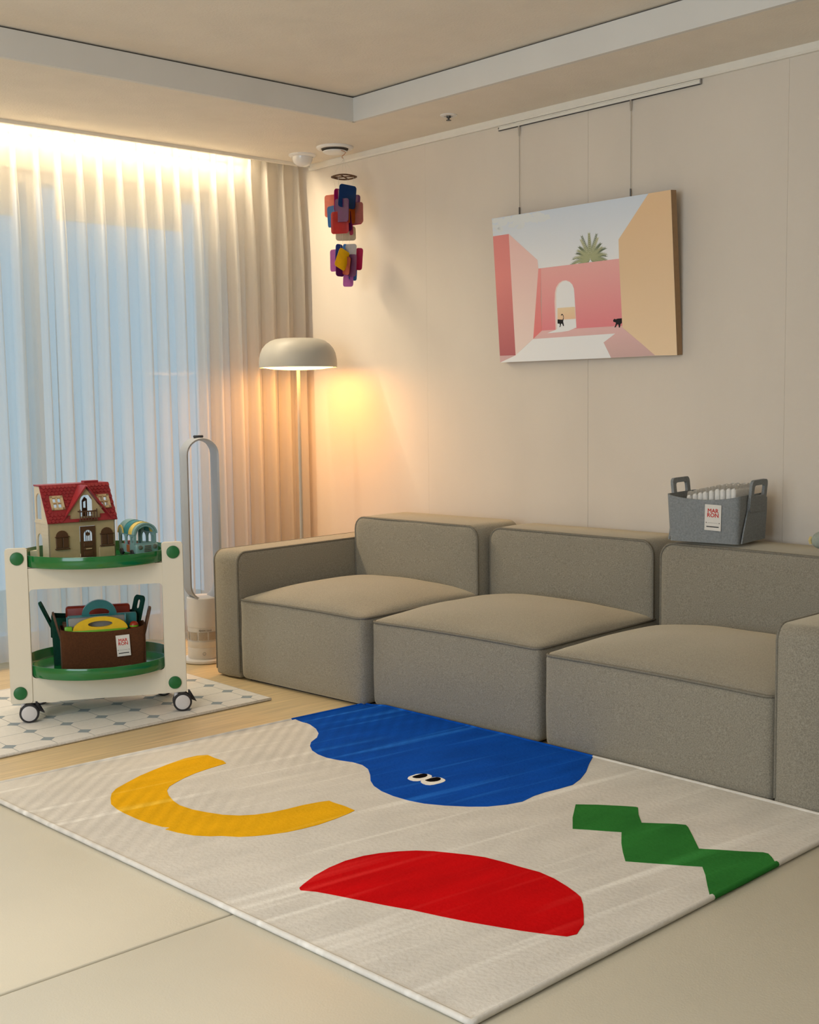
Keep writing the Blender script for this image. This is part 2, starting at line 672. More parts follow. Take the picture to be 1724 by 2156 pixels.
def curtain_mesh():
    bm = bmesh.new()
    rows = [0, .008, .02, .035, .05, .07, .1, .14, .19, .25] + [0.25 + 0.75 * k / 22 for k in range(1, 23)]
    rnd = random.Random(3)
    amp = [rnd.uniform(-0.012, 0.012) for _ in PLEATS]
    dep = [rnd.uniform(0.85, 1.2) for _ in PLEATS]
    grid = []
    for t in rows:
        z = CT + (CB - CT) * t
        line = []
        s = min(1, t / 0.22)
        s = s * s * (3 - 2 * s)
        for i, X in enumerate(PLEATS):
            c = X + amp[i] * math.sin(t * 2.4) * (1 if i < len(PLEATS) - 1 else 0)
            w = (0.005 + 0.0125 * s + 0.006 * t) * dep[i]
            if t < 0.035:
                w += 0.006 * (1 - t / 0.035)
            d = (0.018 + 0.020 * s + 0.010 * t) * dep[i]
            nx = (PLEATS[i + 1] - X) if i + 1 < len(PLEATS) else 0.042
            pv = (X - PLEATS[i - 1]) if i else 0.1
            bow = 0.004 * s * math.sin(i * 2.1 + t * 2.0)
            ctl = [(-pv * 0.5, bow), (-pv * 0.3, 0.006 * s + bow), (-w * 1.5, 0.006), (-w * 1.0, -.15 * d), (-w * .80, -.5 * d),
                   (-w * .62, -.8 * d), (-w * .30, -d), (w * .30, -d), (w * .62, -.8 * d), (w * .80, -.5 * d),
                   (w * 1.0, -.15 * d), (w * 1.5, 0.006), (nx * 0.3, 0.006 * s - bow)]
            pts = ctl
            for a, b in zip(pts, pts[1:] + [None]):
                if b is None:
                    line.append((c + a[0], CY + a[1]))
                else:
                    line.append((c + a[0], CY + a[1]))
                    line.append((c + (a[0] + b[0]) / 2, CY + (a[1] + b[1]) / 2))
        grid.append([bm.verts.new((min(x, -0.004), y, z)) for x, y in line])
    for a, b in zip(grid, grid[1:]):
        for k in range(len(a) - 1):
            bm.faces.new((a[k], a[k + 1], b[k + 1], b[k]))
    for _ in range(1):
        bmesh.ops.smooth_vert(bm, verts=[v for v in bm.verts], factor=0.3, use_axis_x=True, use_axis_y=True, use_axis_z=False)
    return bm


t = thing('sheer_curtain', 'floor-length cream sheer curtain with pinch pleats across the window', 'curtain', (0, 0, 0))
finish(curtain_mesh(), 'cloth', M['curtain'], t, angle=180)
bm = bmesh.new()
box(bm, -2.78, -0.006, CY - 0.010, CY + 0.014, 2.354, 2.374)
finish(bm, 'curtain_track', M['white'], t, smooth=False)

# ---------------------------------------------------------------- play mat (folding, cream panels)
t = thing('play_mat', 'cream folding play mat with a seam, lying under the near part of the rug', 'play mat', (-3.2, -3.6, 0))
for y0, y1 in ((-2.797, -1.66), (-3.98, -2.803), (-5.2, -3.986)):
    bm = bmesh.new()
    bbox_(bm, -1.2, 2.14, y0 + 3.6, y1 + 3.6, 0.0, 0.0095, 0.004, 3)
    finish(bm, 'mat_panel', M['mat'], t)

# ---------------------------------------------------------------- big rug
def rug_mat(name, col, streak, var=0.10):
    mt, n = new_mat(name)
    out = n.nodes.new('ShaderNodeOutputMaterial')
    b = n.nodes.new('ShaderNodeBsdfPrincipled')
    b.inputs['Roughness'].default_value = 0.95
    b.inputs['Specular IOR Level'].default_value = 0.05
    n.links.new(b.outputs[0], out.inputs[0])
    tc = n.nodes.new('ShaderNodeTexCoord')

    def nz(sc, rot, detail, lo, hi):
        mp = n.nodes.new('ShaderNodeMapping')
        mp.inputs['Scale'].default_value = sc
        mr_ = n.nodes.new('ShaderNodeMapping')
        mr_.inputs['Rotation'].default_value = (0, 0, rot)
        x = n.nodes.new('ShaderNodeTexNoise')
        x.inputs['Scale'].default_value = 1.0
        x.inputs['Detail'].default_value = detail
        r = n.nodes.new('ShaderNodeMapRange')
        r.inputs[1].default_value, r.inputs[2].default_value = lo, hi
        n.links.new(tc.outputs['Object'], mr_.inputs[0])
        n.links.new(mr_.outputs[0], mp.inputs[0])
        n.links.new(mp.outputs[0], x.inputs['Vector'])
        n.links.new(x.outputs[0], r.inputs[0])
        return r.outputs[0]

    def mix(fac, a, bcol):
        x = n.nodes.new('ShaderNodeMix')
        x.data_type = 'RGBA'
        n.links.new(fac, x.inputs[0])
        for s, v in ((6, a), (7, bcol)):
            if isinstance(v, tuple):
                x.inputs[s].default_value = v
            else:
                n.links.new(v, x.inputs[s])
        return x.outputs[2]
    c0 = tuple(v * (1 - var) for v in col[:3]) + (1,)
    c1 = tuple(col[:3]) + (1,)
    a = mix(nz((5, 14, 1), 0.12, 4, 0.35, 0.65), c0, c1)              # brushed pile patches
    a = mix(nz((0.8, 17, 1), 0.117, 2, 0.57, 0.70), a, tuple(streak[:3]) + (1,))   # long fold streaks
    # faint herringbone left by vacuuming
    wv = n.nodes.new('ShaderNodeTexWave')
    wv.inputs['Scale'].default_value = 7.4
    wv.inputs['Distortion'].default_value = 1.2
    wv.inputs['Detail Scale'].default_value = 0.6
    mp = n.nodes.new('ShaderNodeMapping')
    mp.inputs['Rotation'].default_value = (0, 0, 0.834)
    n.links.new(tc.outputs['Object'], mp.inputs[0])
    n.links.new(mp.outputs[0], wv.inputs['Vector'])
    mul = n.nodes.new('ShaderNodeMath')
    mul.operation = 'MULTIPLY'
    mul.inputs[1].default_value = 0.42
    msk = nz((1.3, 1.3, 1), 0, 1, 0.40, 0.55)
    n.links.new(wv.outputs[1], mul.inputs[0])
    mul2 = n.nodes.new('ShaderNodeMath')
    mul2.operation = 'MULTIPLY'
    n.links.new(mul.outputs[0], mul2.inputs[0])
    sy = n.nodes.new('ShaderNodeSeparateXYZ')
    n.links.new(tc.outputs['Object'], sy.inputs[0])
    far = n.nodes.new('ShaderNodeMapRange')          # the vacuum marks are only on the half next to the window
    far.inputs[1].default_value, far.inputs[2].default_value = -0.05, 0.45
    n.links.new(sy.outputs['Y'], far.inputs[0])
    mul3 = n.nodes.new('ShaderNodeMath')
    mul3.operation = 'MULTIPLY'
    n.links.new(msk, mul3.inputs[0])
    n.links.new(far.outputs[0], mul3.inputs[1])
    n.links.new(mul3.outputs[0], mul2.inputs[1])
    a = mix(mul2.outputs[0], a, tuple(v * 0.66 for v in col[:3]) + (1,))
    n.links.new(a, b.inputs['Base Color'])
    x = n.nodes.new('ShaderNodeTexNoise')
    x.inputs['Scale'].default_value = 90
    x.inputs['Detail'].default_value = 3
    n.links.new(tc.outputs['Object'], x.inputs['Vector'])
    bp = n.nodes.new('ShaderNodeBump')
    bp.inputs['Strength'].default_value = 0.32
    bp.inputs['Distance'].default_value = 0.006
    n.links.new(x.outputs[0], bp.inputs['Height'])
    n.links.new(bp.outputs[0], b.inputs['Normal'])
    return mt


M['rug'] = rug_mat('ivory rug pile', (0.74, 0.71, 0.655), (0.86, 0.84, 0.79))
M['rug_yellow'] = rug_mat('yellow rug pile', (0.88, 0.47, 0.010), (0.95, 0.60, 0.06), 0.10)
M['rug_red'] = rug_mat('red rug pile', (0.64, 0.003, 0.005), (0.70, 0.022, 0.022), 0.14)
M['rug_green'] = rug_mat('green rug pile', (0.034, 0.215, 0.040), (0.045, 0.26, 0.055), 0.18)
M['rug_blue'] = rug_mat('blue rug pile', (0.004, 0.085, 0.50), (0.018, 0.16, 0.66), 0.20)
M['rug_white'] = pbr('white rug print', (0.92, 0.90, 0.84), 0.95, 0.05, 60, spec=0.05)
M['rug_black'] = pbr('black rug print', (0.006, 0.005, 0.006), 0.95, 0.05, 60, spec=0.02)

RA, RB, RC, RD = (-1.026, -1.574), (-2.517, -1.516), (-2.418, -3.517), (-0.958, -3.490)
RUGZ = 0.0125


def rug_floor(y):
    s = min(1, max(0, (-1.60 - y) / 0.10))
    return 0.0098 * s * s * (3 - 2 * s)


def rug_bow(t):
    return 0.013 * math.sin(PI * min(1, max(0, t)))          # the sofa side bellies out a little


def rug_pt(s, t):
    a = (RA[0] + (RB[0] - RA[0]) * s, RA[1] + (RB[1] - RA[1]) * s)
    b = (RD[0] + (RC[0] - RD[0]) * s, RD[1] + (RC[1] - RD[1]) * s)
    return a[0] + (b[0] - a[0]) * t + rug_bow(t) * (1 - s) ** 3, a[1] + (b[1] - a[1]) * t


def rug_h(x, y):
    return rug_floor(y) + RUGZ - 0.002 + 0.0012 * (noise.noise(Vector((x * 5, y * 5, 0))))


rug = thing('area_rug', 'large ivory rug with bold yellow, blue, red and green shapes in front of the sofa', 'rug', (-1.75, -2.5, 0))
RO = Vector((1.75, 2.5, 0))
bm = bmesh.new()
NS, NT = 40, 60
tv = [[None] * (NT + 1) for _ in range(NS + 1)]
bv = [[None] * (NT + 1) for _ in range(NS + 1)]
for i in range(NS + 1):
    for j in range(NT + 1):
        x, y = rug_pt(i / NS, j / NT)
        tv[i][j] = bm.verts.new(RO + Vector((x, y, rug_h(x, y))))
        bv[i][j] = bm.verts.new(RO + Vector((x, y, rug_floor(y) + 0.001)))
for i in range(NS):
    for j in range(NT):
        bm.faces.new((tv[i][j], tv[i][j + 1], tv[i + 1][j + 1], tv[i + 1][j]))
        bm.faces.new((bv[i][j], bv[i + 1][j], bv[i + 1][j + 1], bv[i][j + 1]))
per = [(i, 0) for i in range(NS)] + [(NS, j) for j in range(NT)] + [(NS - i, NT) for i in range(NS)] + [(0, NT - j) for j in range(NT)]
for a, b in zip(per, per[1:] + per[:1]):
    bm.faces.new((tv[a[0]][a[1]], tv[b[0]][b[1]], bv[b[0]][b[1]], bv[a[0]][a[1]]))
finish(bm, 'pile', M['rug'], rug, angle=50)

RUG= {'yellow':[(-1.8359,-1.7513),(-1.8645,-1.7351),(-1.9108,-1.7331),(-1.9788,-1.7491),(-2.0474,-1.769),(-2.1037,-1.7895),(-2.1613,-1.8194),(-2.1925,-1.8372),(-2.2193,-1.8524),(-2.2501,-1.883),(-2.2733,-1.9198),(-2.2964,-1.9648),(-2.3053,-2.0126),(-2.3074,-2.0565),(-2.3052,-2.1306),(-2.2978,-2.1851),(-2.2878,-2.2259),(-2.2756,-2.2463),(-2.2919,-2.249),(-2.2809,-2.2948),(-2.2622,-2.3428),(-2.2354,-2.3772),(-2.2131,-2.3958),(-2.1847,-2.4349),(-2.1514,-2.4594),(-2.1146,-2.4791),(-2.0739,-2.4942),(-2.0277,-2.5027),(-1.9778,-2.5075),(-1.9206,-2.5046),(-1.8707,-2.4984),(-1.8383,-2.4902),(-1.8352,-2.4413),(-1.8389,-2.3961),(-1.8375,-2.3763),(-1.8662,-2.3654),(-1.9142,-2.3542),(-1.9663,-2.3496),(-2.0144,-2.3408),(-2.0565,-2.3248),(-2.0917,-2.2993),(-2.1195,-2.263),(-2.1402,-2.2154),(-2.1565,-2.1681),(-2.1627,-2.1116),(-2.1551,-2.0654),(-2.1388,-2.0128),(-2.1192,-1.9717),(-2.0946,-1.9444),(-2.0651,-1.9273),(-2.0172,-1.9037),(-1.9672,-1.8869),(-1.9087,-1.8768),(-1.8453,-1.87),(-1.8362,-1.8386),(-1.8389,-1.7973)],
    'red':[(-2.2738,-2.8111),(-2.2541,-2.8005),(-2.2053,-2.7795),(-2.1486,-2.7639),(-2.0919,-2.7573),(-2.0389,-2.7639),(-1.9978,-2.7786),(-1.957,-2.8013),(-1.9202,-2.8286),(-1.8901,-2.8632),(-1.866,-2.9038),(-1.8454,-2.9409),(-1.8284,-2.981),(-1.8188,-3.0334),(-1.8127,-3.0878),(-1.8042,-3.1387),(-1.8087,-3.1882),(-1.8218,-3.2383),(-1.8356,-3.2772),(-1.8456,-3.2988),(-1.8727,-3.3281),(-1.9163,-3.3662),(-1.9522,-3.3958),(-1.9793,-3.4072),(-2.0005,-3.4174),(-2.0244,-3.4102),(-2.046,-3.3735),(-2.0715,-3.3243),(-2.097,-3.2684),(-2.123,-3.2116),(-2.1462,-3.1502),(-2.1679,-3.0854),(-2.1941,-3.0234),(-2.219,-2.9577),(-2.2444,-2.8905),(-2.2588,-2.8549),(-2.2794,-2.8232)],
    'green':[(-1.3651,-2.8821),(-1.3227,-2.9274),(-1.2863,-2.9772),(-1.2639,-3.0115),(-1.2642,-3.0198),(-1.31,-3.0564),(-1.3562,-3.1011),(-1.3307,-3.1309),(-1.2997,-3.1661),(-1.2853,-3.1914),(-1.2943,-3.2047),(-1.3394,-3.2499),(-1.4055,-3.3142),(-1.3775,-3.3515),(-1.3464,-3.3959),(-1.313,-3.4383),(-1.3108,-3.4516),(-1.326,-3.4712),(-1.3524,-3.4993),(-1.3802,-3.5248),(-1.3941,-3.5331),(-1.4456,-3.5337),(-1.5301,-3.5288),(-1.6118,-3.5263),(-1.6686,-3.5259),(-1.6371,-3.5017),(-1.5835,-3.4588),(-1.534,-3.42),(-1.4976,-3.387),(-1.5155,-3.363),(-1.5473,-3.3161),(-1.5757,-3.275),(-1.6013,-3.2367),(-1.5585,-3.1958),(-1.5122,-3.1552),(-1.4495,-3.107),(-1.4729,-3.0734),(-1.4976,-3.0336),(-1.5204,-3.0019),(-1.4552,-2.947)],
    'blue':[(-1.3467,-1.587),(-1.3607,-1.6504),(-1.3943,-1.7485),(-1.4254,-1.8032),(-1.4619,-1.8402),(-1.5084,-1.8686),(-1.5388,-1.9017),(-1.5651,-1.9468),(-1.5784,-1.994),(-1.5809,-2.0418),(-1.5696,-2.0909),(-1.5524,-2.1367),(-1.5505,-2.1812),(-1.5659,-2.227),(-1.5988,-2.2755),(-1.6344,-2.3189),(-1.6594,-2.3629),(-1.6757,-2.416),(-1.6803,-2.4717),(-1.6748,-2.5312),(-1.6605,-2.5798),(-1.6305,-2.6344),(-1.5914,-2.6864),(-1.5533,-2.7239),(-1.5034,-2.7504),(-1.4548,-2.764),(-1.3945,-2.7534),(-1.3455,-2.7539),(-1.2956,-2.7618),(-1.2408,-2.7664),(-1.1829,-2.7474),(-1.1157,-2.714),(-1.0489,-2.6706),(-0.9971,-2.6281),(-0.9966,-2.4886),(-0.9888,-2.313),(-0.991,-2.1353),(-1.0006,-1.9535),(-1.0127,-1.7623),(-1.0196,-1.5858),(-1.0269,-1.5743),(-1.1113,-1.5832),(-1.2328,-1.5873)],
    'eye1':[(-1.5445,-2.3837),(-1.5317,-2.374),(-1.5206,-2.3715),(-1.5095,-2.3711),(-1.4965,-2.3703),(-1.4858,-2.3764),(-1.4744,-2.3876),(-1.4718,-2.3994),(-1.4724,-2.4102),(-1.4772,-2.4189),(-1.4849,-2.4248),(-1.4981,-2.4274),(-1.5117,-2.4274),(-1.5276,-2.4271),(-1.5402,-2.4234),(-1.5486,-2.4138),(-1.5499,-2.4006),(-1.5474,-2.3898)],
    'pupil1':[(-1.525,-2.3829),(-1.5121,-2.3799),(-1.5003,-2.3802),(-1.4884,-2.3806),(-1.4798,-2.3846),(-1.4752,-2.3914),(-1.4781,-2.4),(-1.4853,-2.4065),(-1.4965,-2.4111),(-1.5064,-2.4102),(-1.5174,-2.4075),(-1.5244,-2.4005),(-1.5272,-2.3919)],
    'eye2':[(-1.5371,-2.4331),(-1.5276,-2.4271),(-1.5166,-2.4269),(-1.5038,-2.4262),(-1.4907,-2.4281),(-1.4778,-2.4318),(-1.4705,-2.4413),(-1.469,-2.454),(-1.4721,-2.4687),(-1.477,-2.4772),(-1.487,-2.4826),(-1.5001,-2.4849),(-1.5141,-2.4841),(-1.5295,-2.4819),(-1.5409,-2.477),(-1.5471,-2.4666),(-1.546,-2.4526),(-1.5425,-2.4417)],
    'pupil2':[(-1.5206,-2.434),(-1.5103,-2.4331),(-1.4975,-2.4325),(-1.4857,-2.4343),(-1.4758,-2.4383),(-1.4724,-2.4462),(-1.4769,-2.4573),(-1.4874,-2.4646),(-1.4994,-2.4659),(-1.5096,-2.4624),(-1.519,-2.4553),(-1.5221,-2.4457)]}

def snap(poly, lim=0.030):
    """bring outline points that lie near the rug's edge exactly onto it"""
    res = []
    for x, y in poly:
        for a, b in ((RA, RB), (RB, RC), (RC, RD), (RD, RA)):
            ex, ey = b[0] - a[0], b[1] - a[1]
            l = math.hypot(ex, ey)
            d = ((x - a[0]) * -ey + (y - a[1]) * ex) / l
            if abs(d) < lim:
                x, y = x + d * ey / l, y - d * ex / l
                if a == RD:
                    x += rug_bow((y - RA[1]) / (RD[1] - RA[1]))
                    break
        res.append((x, y))
    return res


RUG['blue'] = snap(RUG['blue'])
RUG['green'] = [q for q in RUG['green'] if q[1] > -3.5 + (q[0] + 1.5) * 0.0186 - 0.004]        # the rest is the hem's turn-under
RUG['green'] = snap(RUG['green'], 0.012)


def rug_shape(name, poly, mat, lift, label=None):
    bm = bmesh.new()
    vs = [bm.verts.new((x, y, 0)) for x, y in poly]
    for tri in tessellate_polygon([[Vector((x, y, 0)) for x, y in poly]]):
        bm.faces.new([vs[i] for i in tri])
    y = -1.50
    while y > -3.60:
        bmesh.ops.bisect_plane(bm, geom=bm.verts[:] + bm.edges[:] + bm.faces[:], plane_co=(0, y, 0), plane_no=(0, 1, 0))
        y -= 0.02 if y > -1.74 else 0.06
    x = -2.5
    while x < -0.95:
        bmesh.ops.bisect_plane(bm, geom=bm.verts[:] + bm.edges[:] + bm.faces[:], plane_co=(x, 0, 0), plane_no=(1, 0, 0))
        x += 0.06
    bmesh.ops.triangulate(bm, faces=bm.faces[:])
    for v in bm.verts:
        v.co = RO + Vector((v.co.x, v.co.y, rug_h(v.co.x, v.co.y) + lift))
    r = bmesh.ops.extrude_face_region(bm, geom=bm.faces[:])
    for g in r['geom']:
        if isinstance(g, bmesh.types.BMVert):
            g.co.z -= 0.0008 + lift
    o = finish(bm, name, mat, rug, angle=50)
    if label:
        o['label'] = label
    return o


rug_shape('printed_arc', RUG['yellow'], M['rug_yellow'], 0.0011, 'yellow horseshoe shape')
rug_shape('printed_half_round', RUG['red'], M['rug_red'], 0.0011, 'red half round shape')
rug_shape('printed_stairs', RUG['green'], M['rug_green'], 0.0011, 'green zigzag shape running to the near edge')
blob = rug_shape('printed_blob', RUG['blue'], M['rug_blue'], 0.0011, 'blue wavy blob shape with two eyes')
for nme, l in (('eye1', 0.0017), ('eye2', 0.0019)):
    o = rug_shape('printed_eye', RUG[nme], M['rug_white'], l, 'white eye with black pupil')
    o.parent = blob
for nme, l in (('pupil1', 0.0025), ('pupil2', 0.0027)):
    o = rug_shape('printed_pupil', RUG[nme], M['rug_black'], l, 'black pupil')
    o.parent = blob

# rolled hem all round, coloured where a shape runs over the edge
cen = Vector(((RA[0] + RC[0]) / 2, (RA[1] + RC[1]) / 2))
bm = bmesh.new()
per_pts = []
for a, b in zip(per, per[1:] + per[:1]):
    for k in range(3):
        u = k / 3
        s0, t0, s1, t1 = a[0] / NS, a[1] / NT, b[0] / NS, b[1] / NT
        per_pts.append(rug_pt(s0 + (s1 - s0) * u, t0 + (t1 - t0) * u))
pts = [RO + Vector((x, y, rug_floor(y) + 0.0082 + 0.001 * noise.noise(Vector((x * 9, y * 9, 3))))) for x, y in per_pts]
rings = tube(bm, pts, 0.0072, 8, closed=True)
bm.faces.ensure_lookup_table()
for k in range(len(per_pts)):
    x, y = per_pts[k]
    e = per[k // 3]
    q = rug_pt(min(0.985, max(0.015, e[0] / NS)), min(0.989, max(0.011, e[1] / NT)))
    mi = 1 if pip(q[0], q[1], RUG['blue']) else (2 if y < -3.47 and -1.637 < x < -1.352 else 0)
    for f in range(8):
        bm.faces[k * 8 + f].material_index = mi
finish(bm, 'hem', [M['rug'], M['rug_blue'], M['rug_green']], rug, angle=80)

# ---------------------------------------------------------------- tile-pattern runner
def hex_mat():
    mt, n = new_mat('octagon tile print')
    out = n.nodes.new('ShaderNodeOutputMaterial')
    b = n.nodes.new('ShaderNodeBsdfPrincipled')
    b.inputs['Roughness'].default_value = 0.9
    b.inputs['Specular IOR Level'].default_value = 0.15
    n.links.new(b.outputs[0], out.inputs[0])
    tc = n.nodes.new('ShaderNodeTexCoord')
    sx = n.nodes.new('ShaderNodeSeparateXYZ')
    n.links.new(tc.outputs['Object'], sx.inputs[0])

    def mth(op, a, bb=None):
        x = n.nodes.new('ShaderNodeMath')
        x.operation = op
        for i, v in enumerate((a, bb)):
            if v is None:
                continue
            if isinstance(v, (int, float)):
                x.inputs[i].default_value = v
            else:
                n.links.new(v, x.inputs[i])
        return x.outputs[0]
    ax = mth('ABSOLUTE', mth('SUBTRACT', mth('FRACT', mth('ADD', mth('DIVIDE', sx.outputs['X'], 0.1368), 100.5)), 0.5))
    ay = mth('ABSOLUTE', mth('SUBTRACT', mth('FRACT', mth('ADD', mth('DIVIDE', sx.outputs['Y'], 0.1318), 100.5)), 0.5))
    sq = mth('LESS_THAN', mth('ADD', ax, ay), 0.205)
    ln = mth('LESS_THAN', mth('MINIMUM', ax, ay), 0.010)
    nz = n.nodes.new('ShaderNodeTexNoise')
    nz.inputs['Scale'].default_value = 70
    n.links.new(tc.outputs['Object'], nz.inputs['Vector'])
    cols = [((0.76, 0.73, 0.68, 1), (0.86, 0.83, 0.78, 1)), ((0.38, 0.39, 0.39, 1),) * 2, ((0.30, 0.35, 0.385, 1), (0.36, 0.41, 0.44, 1))]
    cur = None
    for i, (c0, c1) in enumerate(cols):
        x = n.nodes.new('ShaderNodeMix')
        x.data_type = 'RGBA'
        n.links.new(nz.outputs[0], x.inputs[0])
        x.inputs[6].default_value, x.inputs[7].default_value = c0, c1
        if cur is None:
            cur = x.outputs[2]
        else:
            y = n.nodes.new('ShaderNodeMix')
            y.data_type = 'RGBA'
            n.links.new((None, ln, sq)[i], y.inputs[0])
            n.links.new(cur, y.inputs[6])
            n.links.new(x.outputs[2], y.inputs[7])
            cur = y.outputs[2]
    n.links.new(cur, b.inputs['Base Color'])
    bp = n.nodes.new('ShaderNodeBump')
    bp.inputs['Strength'].default_value = 0.3
    bp.inputs['Distance'].default_value = 0.003
    nb = n.nodes.new('ShaderNodeTexNoise')
    nb.inputs['Scale'].default_value = 350
    n.links.new(tc.outputs['Object'], nb.inputs['Vector'])
    n.links.new(nb.outputs[0], bp.inputs['Height'])
    n.links.new(bp.outputs[0], b.inputs['Normal'])
    return mt


M['hexw'] = hex_mat()
M['hexedge'] = pbr('runner overlocked edge', (0.62, 0.58, 0.52), 0.95, 0.12, 150, 0.6, 300)
HX, HY = -1.966, -1.040
t = thing('tile_pattern_rug', 'cream rug with octagon and blue-grey square tile print under the trolley', 'rug', (HX, HY, 0))
bm = bmesh.new()
bbox_(bm, -2.66 - HX, -1.224 - HX, -1.246 - HY, -0.37 - HY, 0.001, 0.0115, 0.003, 2)
finish(bm, 'pile', M['hexw'], t)
bm = bmesh.new()
tube(bm, [(-2.66 - HX, -1.246 - HY, .006), (-1.224 - HX, -1.246 - HY, .006), (-1.224 - HX, -0.37 - HY, .006), (-2.66 - HX, -0.37 - HY, .006)], 0.0058, 8, closed=True)
finish(bm, 'edge_binding', M['hexedge'], t, angle=80)

# ---------------------------------------------------------------- sofa (three sections pushed together)
def loop_path(x0, x1, z0, z1, r, y, sides='full', seg=5):
    return [(a, y, b) for a, b in rrect(x0, x1, z0, z1, r, seg)]


def open_path(x0, x1, ztop, r, y, z0=0.02, seg=5):
    """up one side, over the rounded top, down the other"""
    p = [(x0, y, z0 + (ztop - r - z0) * k / 6) for k in range(7)]
    for k in range(1, seg + 1):
        a = PI - PI / 2 * k / seg
        p.append((x0 + r + r * math.cos(a), y, ztop - r + r * math.sin(a)))
    for k in range(1, seg + 1):
        a = PI / 2 - PI / 2 * k / seg
        p.append((x1 - r + r * math.cos(a), y, ztop - r + r * math.sin(a)))
    p += [(x1, y, ztop - r - (ztop - r - z0) * k / 6) for k in range(1, 7)]
    return p


def padded(bm, outline, fn, d0, d1, edge=0.010, bulge=0.010, wob=None):
    """upholstered slab: closed 2-D outline, thickness d0..d1 along fn's third axis, soft edges, swollen faces"""
    n = len(outline)
    cx = (min(a for a, _ in outline) + max(a for a, _ in outline)) / 2
    cy = (min(b for _, b in outline) + max(b for _, b in outline)) / 2
    hw = (max(a for a, _ in outline) - min(a for a, _ in outline)) / 2
    hh = (max(b for _, b in outline) - min(b for _, b in outline)) / 2

    def ring(ins, d):
        return [bm.verts.new(fn(cx + (a - cx) * (1 - ins / hw), cy + (b - cy) * (1 - ins / hh), d)) for a, b in outline]

    def inner(f, d):
        return [bm.verts.new(fn(cx + (a - cx) * f, cy + (b - cy) * f, d)) for a, b in outline]
    s = 1 if d1 > d0 else -1
    rows = [inner(0.12, d0 - s * bulge)]
    for f in (0.3, 0.5, 0.68, 0.82, 0.92):
        rows.append(inner(f, d0 - s * bulge * (1 - f * f)))
    rows += [ring(edge, d0 + s * 0.0005), ring(edge * 0.35, d0 + s * edge * 0.35), ring(0, d0 + s * edge), ring(-0.002, (d0 + d1) / 2),
             ring(0, d1 - s * edge), ring(edge * 0.35, d1 - s * edge * 0.35), ring(edge, d1 - s * 0.0005)]
    for f in (0.92, 0.82, 0.68, 0.5, 0.3, 0.12):
        rows.append(inner(f, d1 + s * bulge * (1 - f * f)))
    for a, b in zip(rows, rows[1:]):
        for k in range(n):
            bm.faces.new((a[k], a[(k + 1) % n], b[(k + 1) % n], b[k]))
    bm.faces.new(rows[0][::-1])
    bm.faces.new(rows[-1])


def dense_outline(x0, x1, z0, z1, r, r_bot=0.012, step=0.05):
    pts = []
    for cx, cz, a0, rr in ((x1 - r, z1 - r, 0, r), (x0 + r, z1 - r, 90, r), (x0 + r_bot, z0 + r_bot, 180, r_bot), (x1 - r_bot, z0 + r_bot, 270, r_bot)):
        for k in range(7):
            a = math.radians(a0 + 15 * k)
            pts.append((cx + rr * math.cos(a), cz + rr * math.sin(a)))
    out = []
    for a, b in zip(pts, pts[1:] + pts[:1]):
        n = max(1, int(math.hypot(a[0] - b[0], a[1] - b[1]) / step))
        out += [(a[0] + (b[0] - a[0]) * k / n, a[1] + (b[1] - a[1]) * k / n) for k in range(n)]
    return out


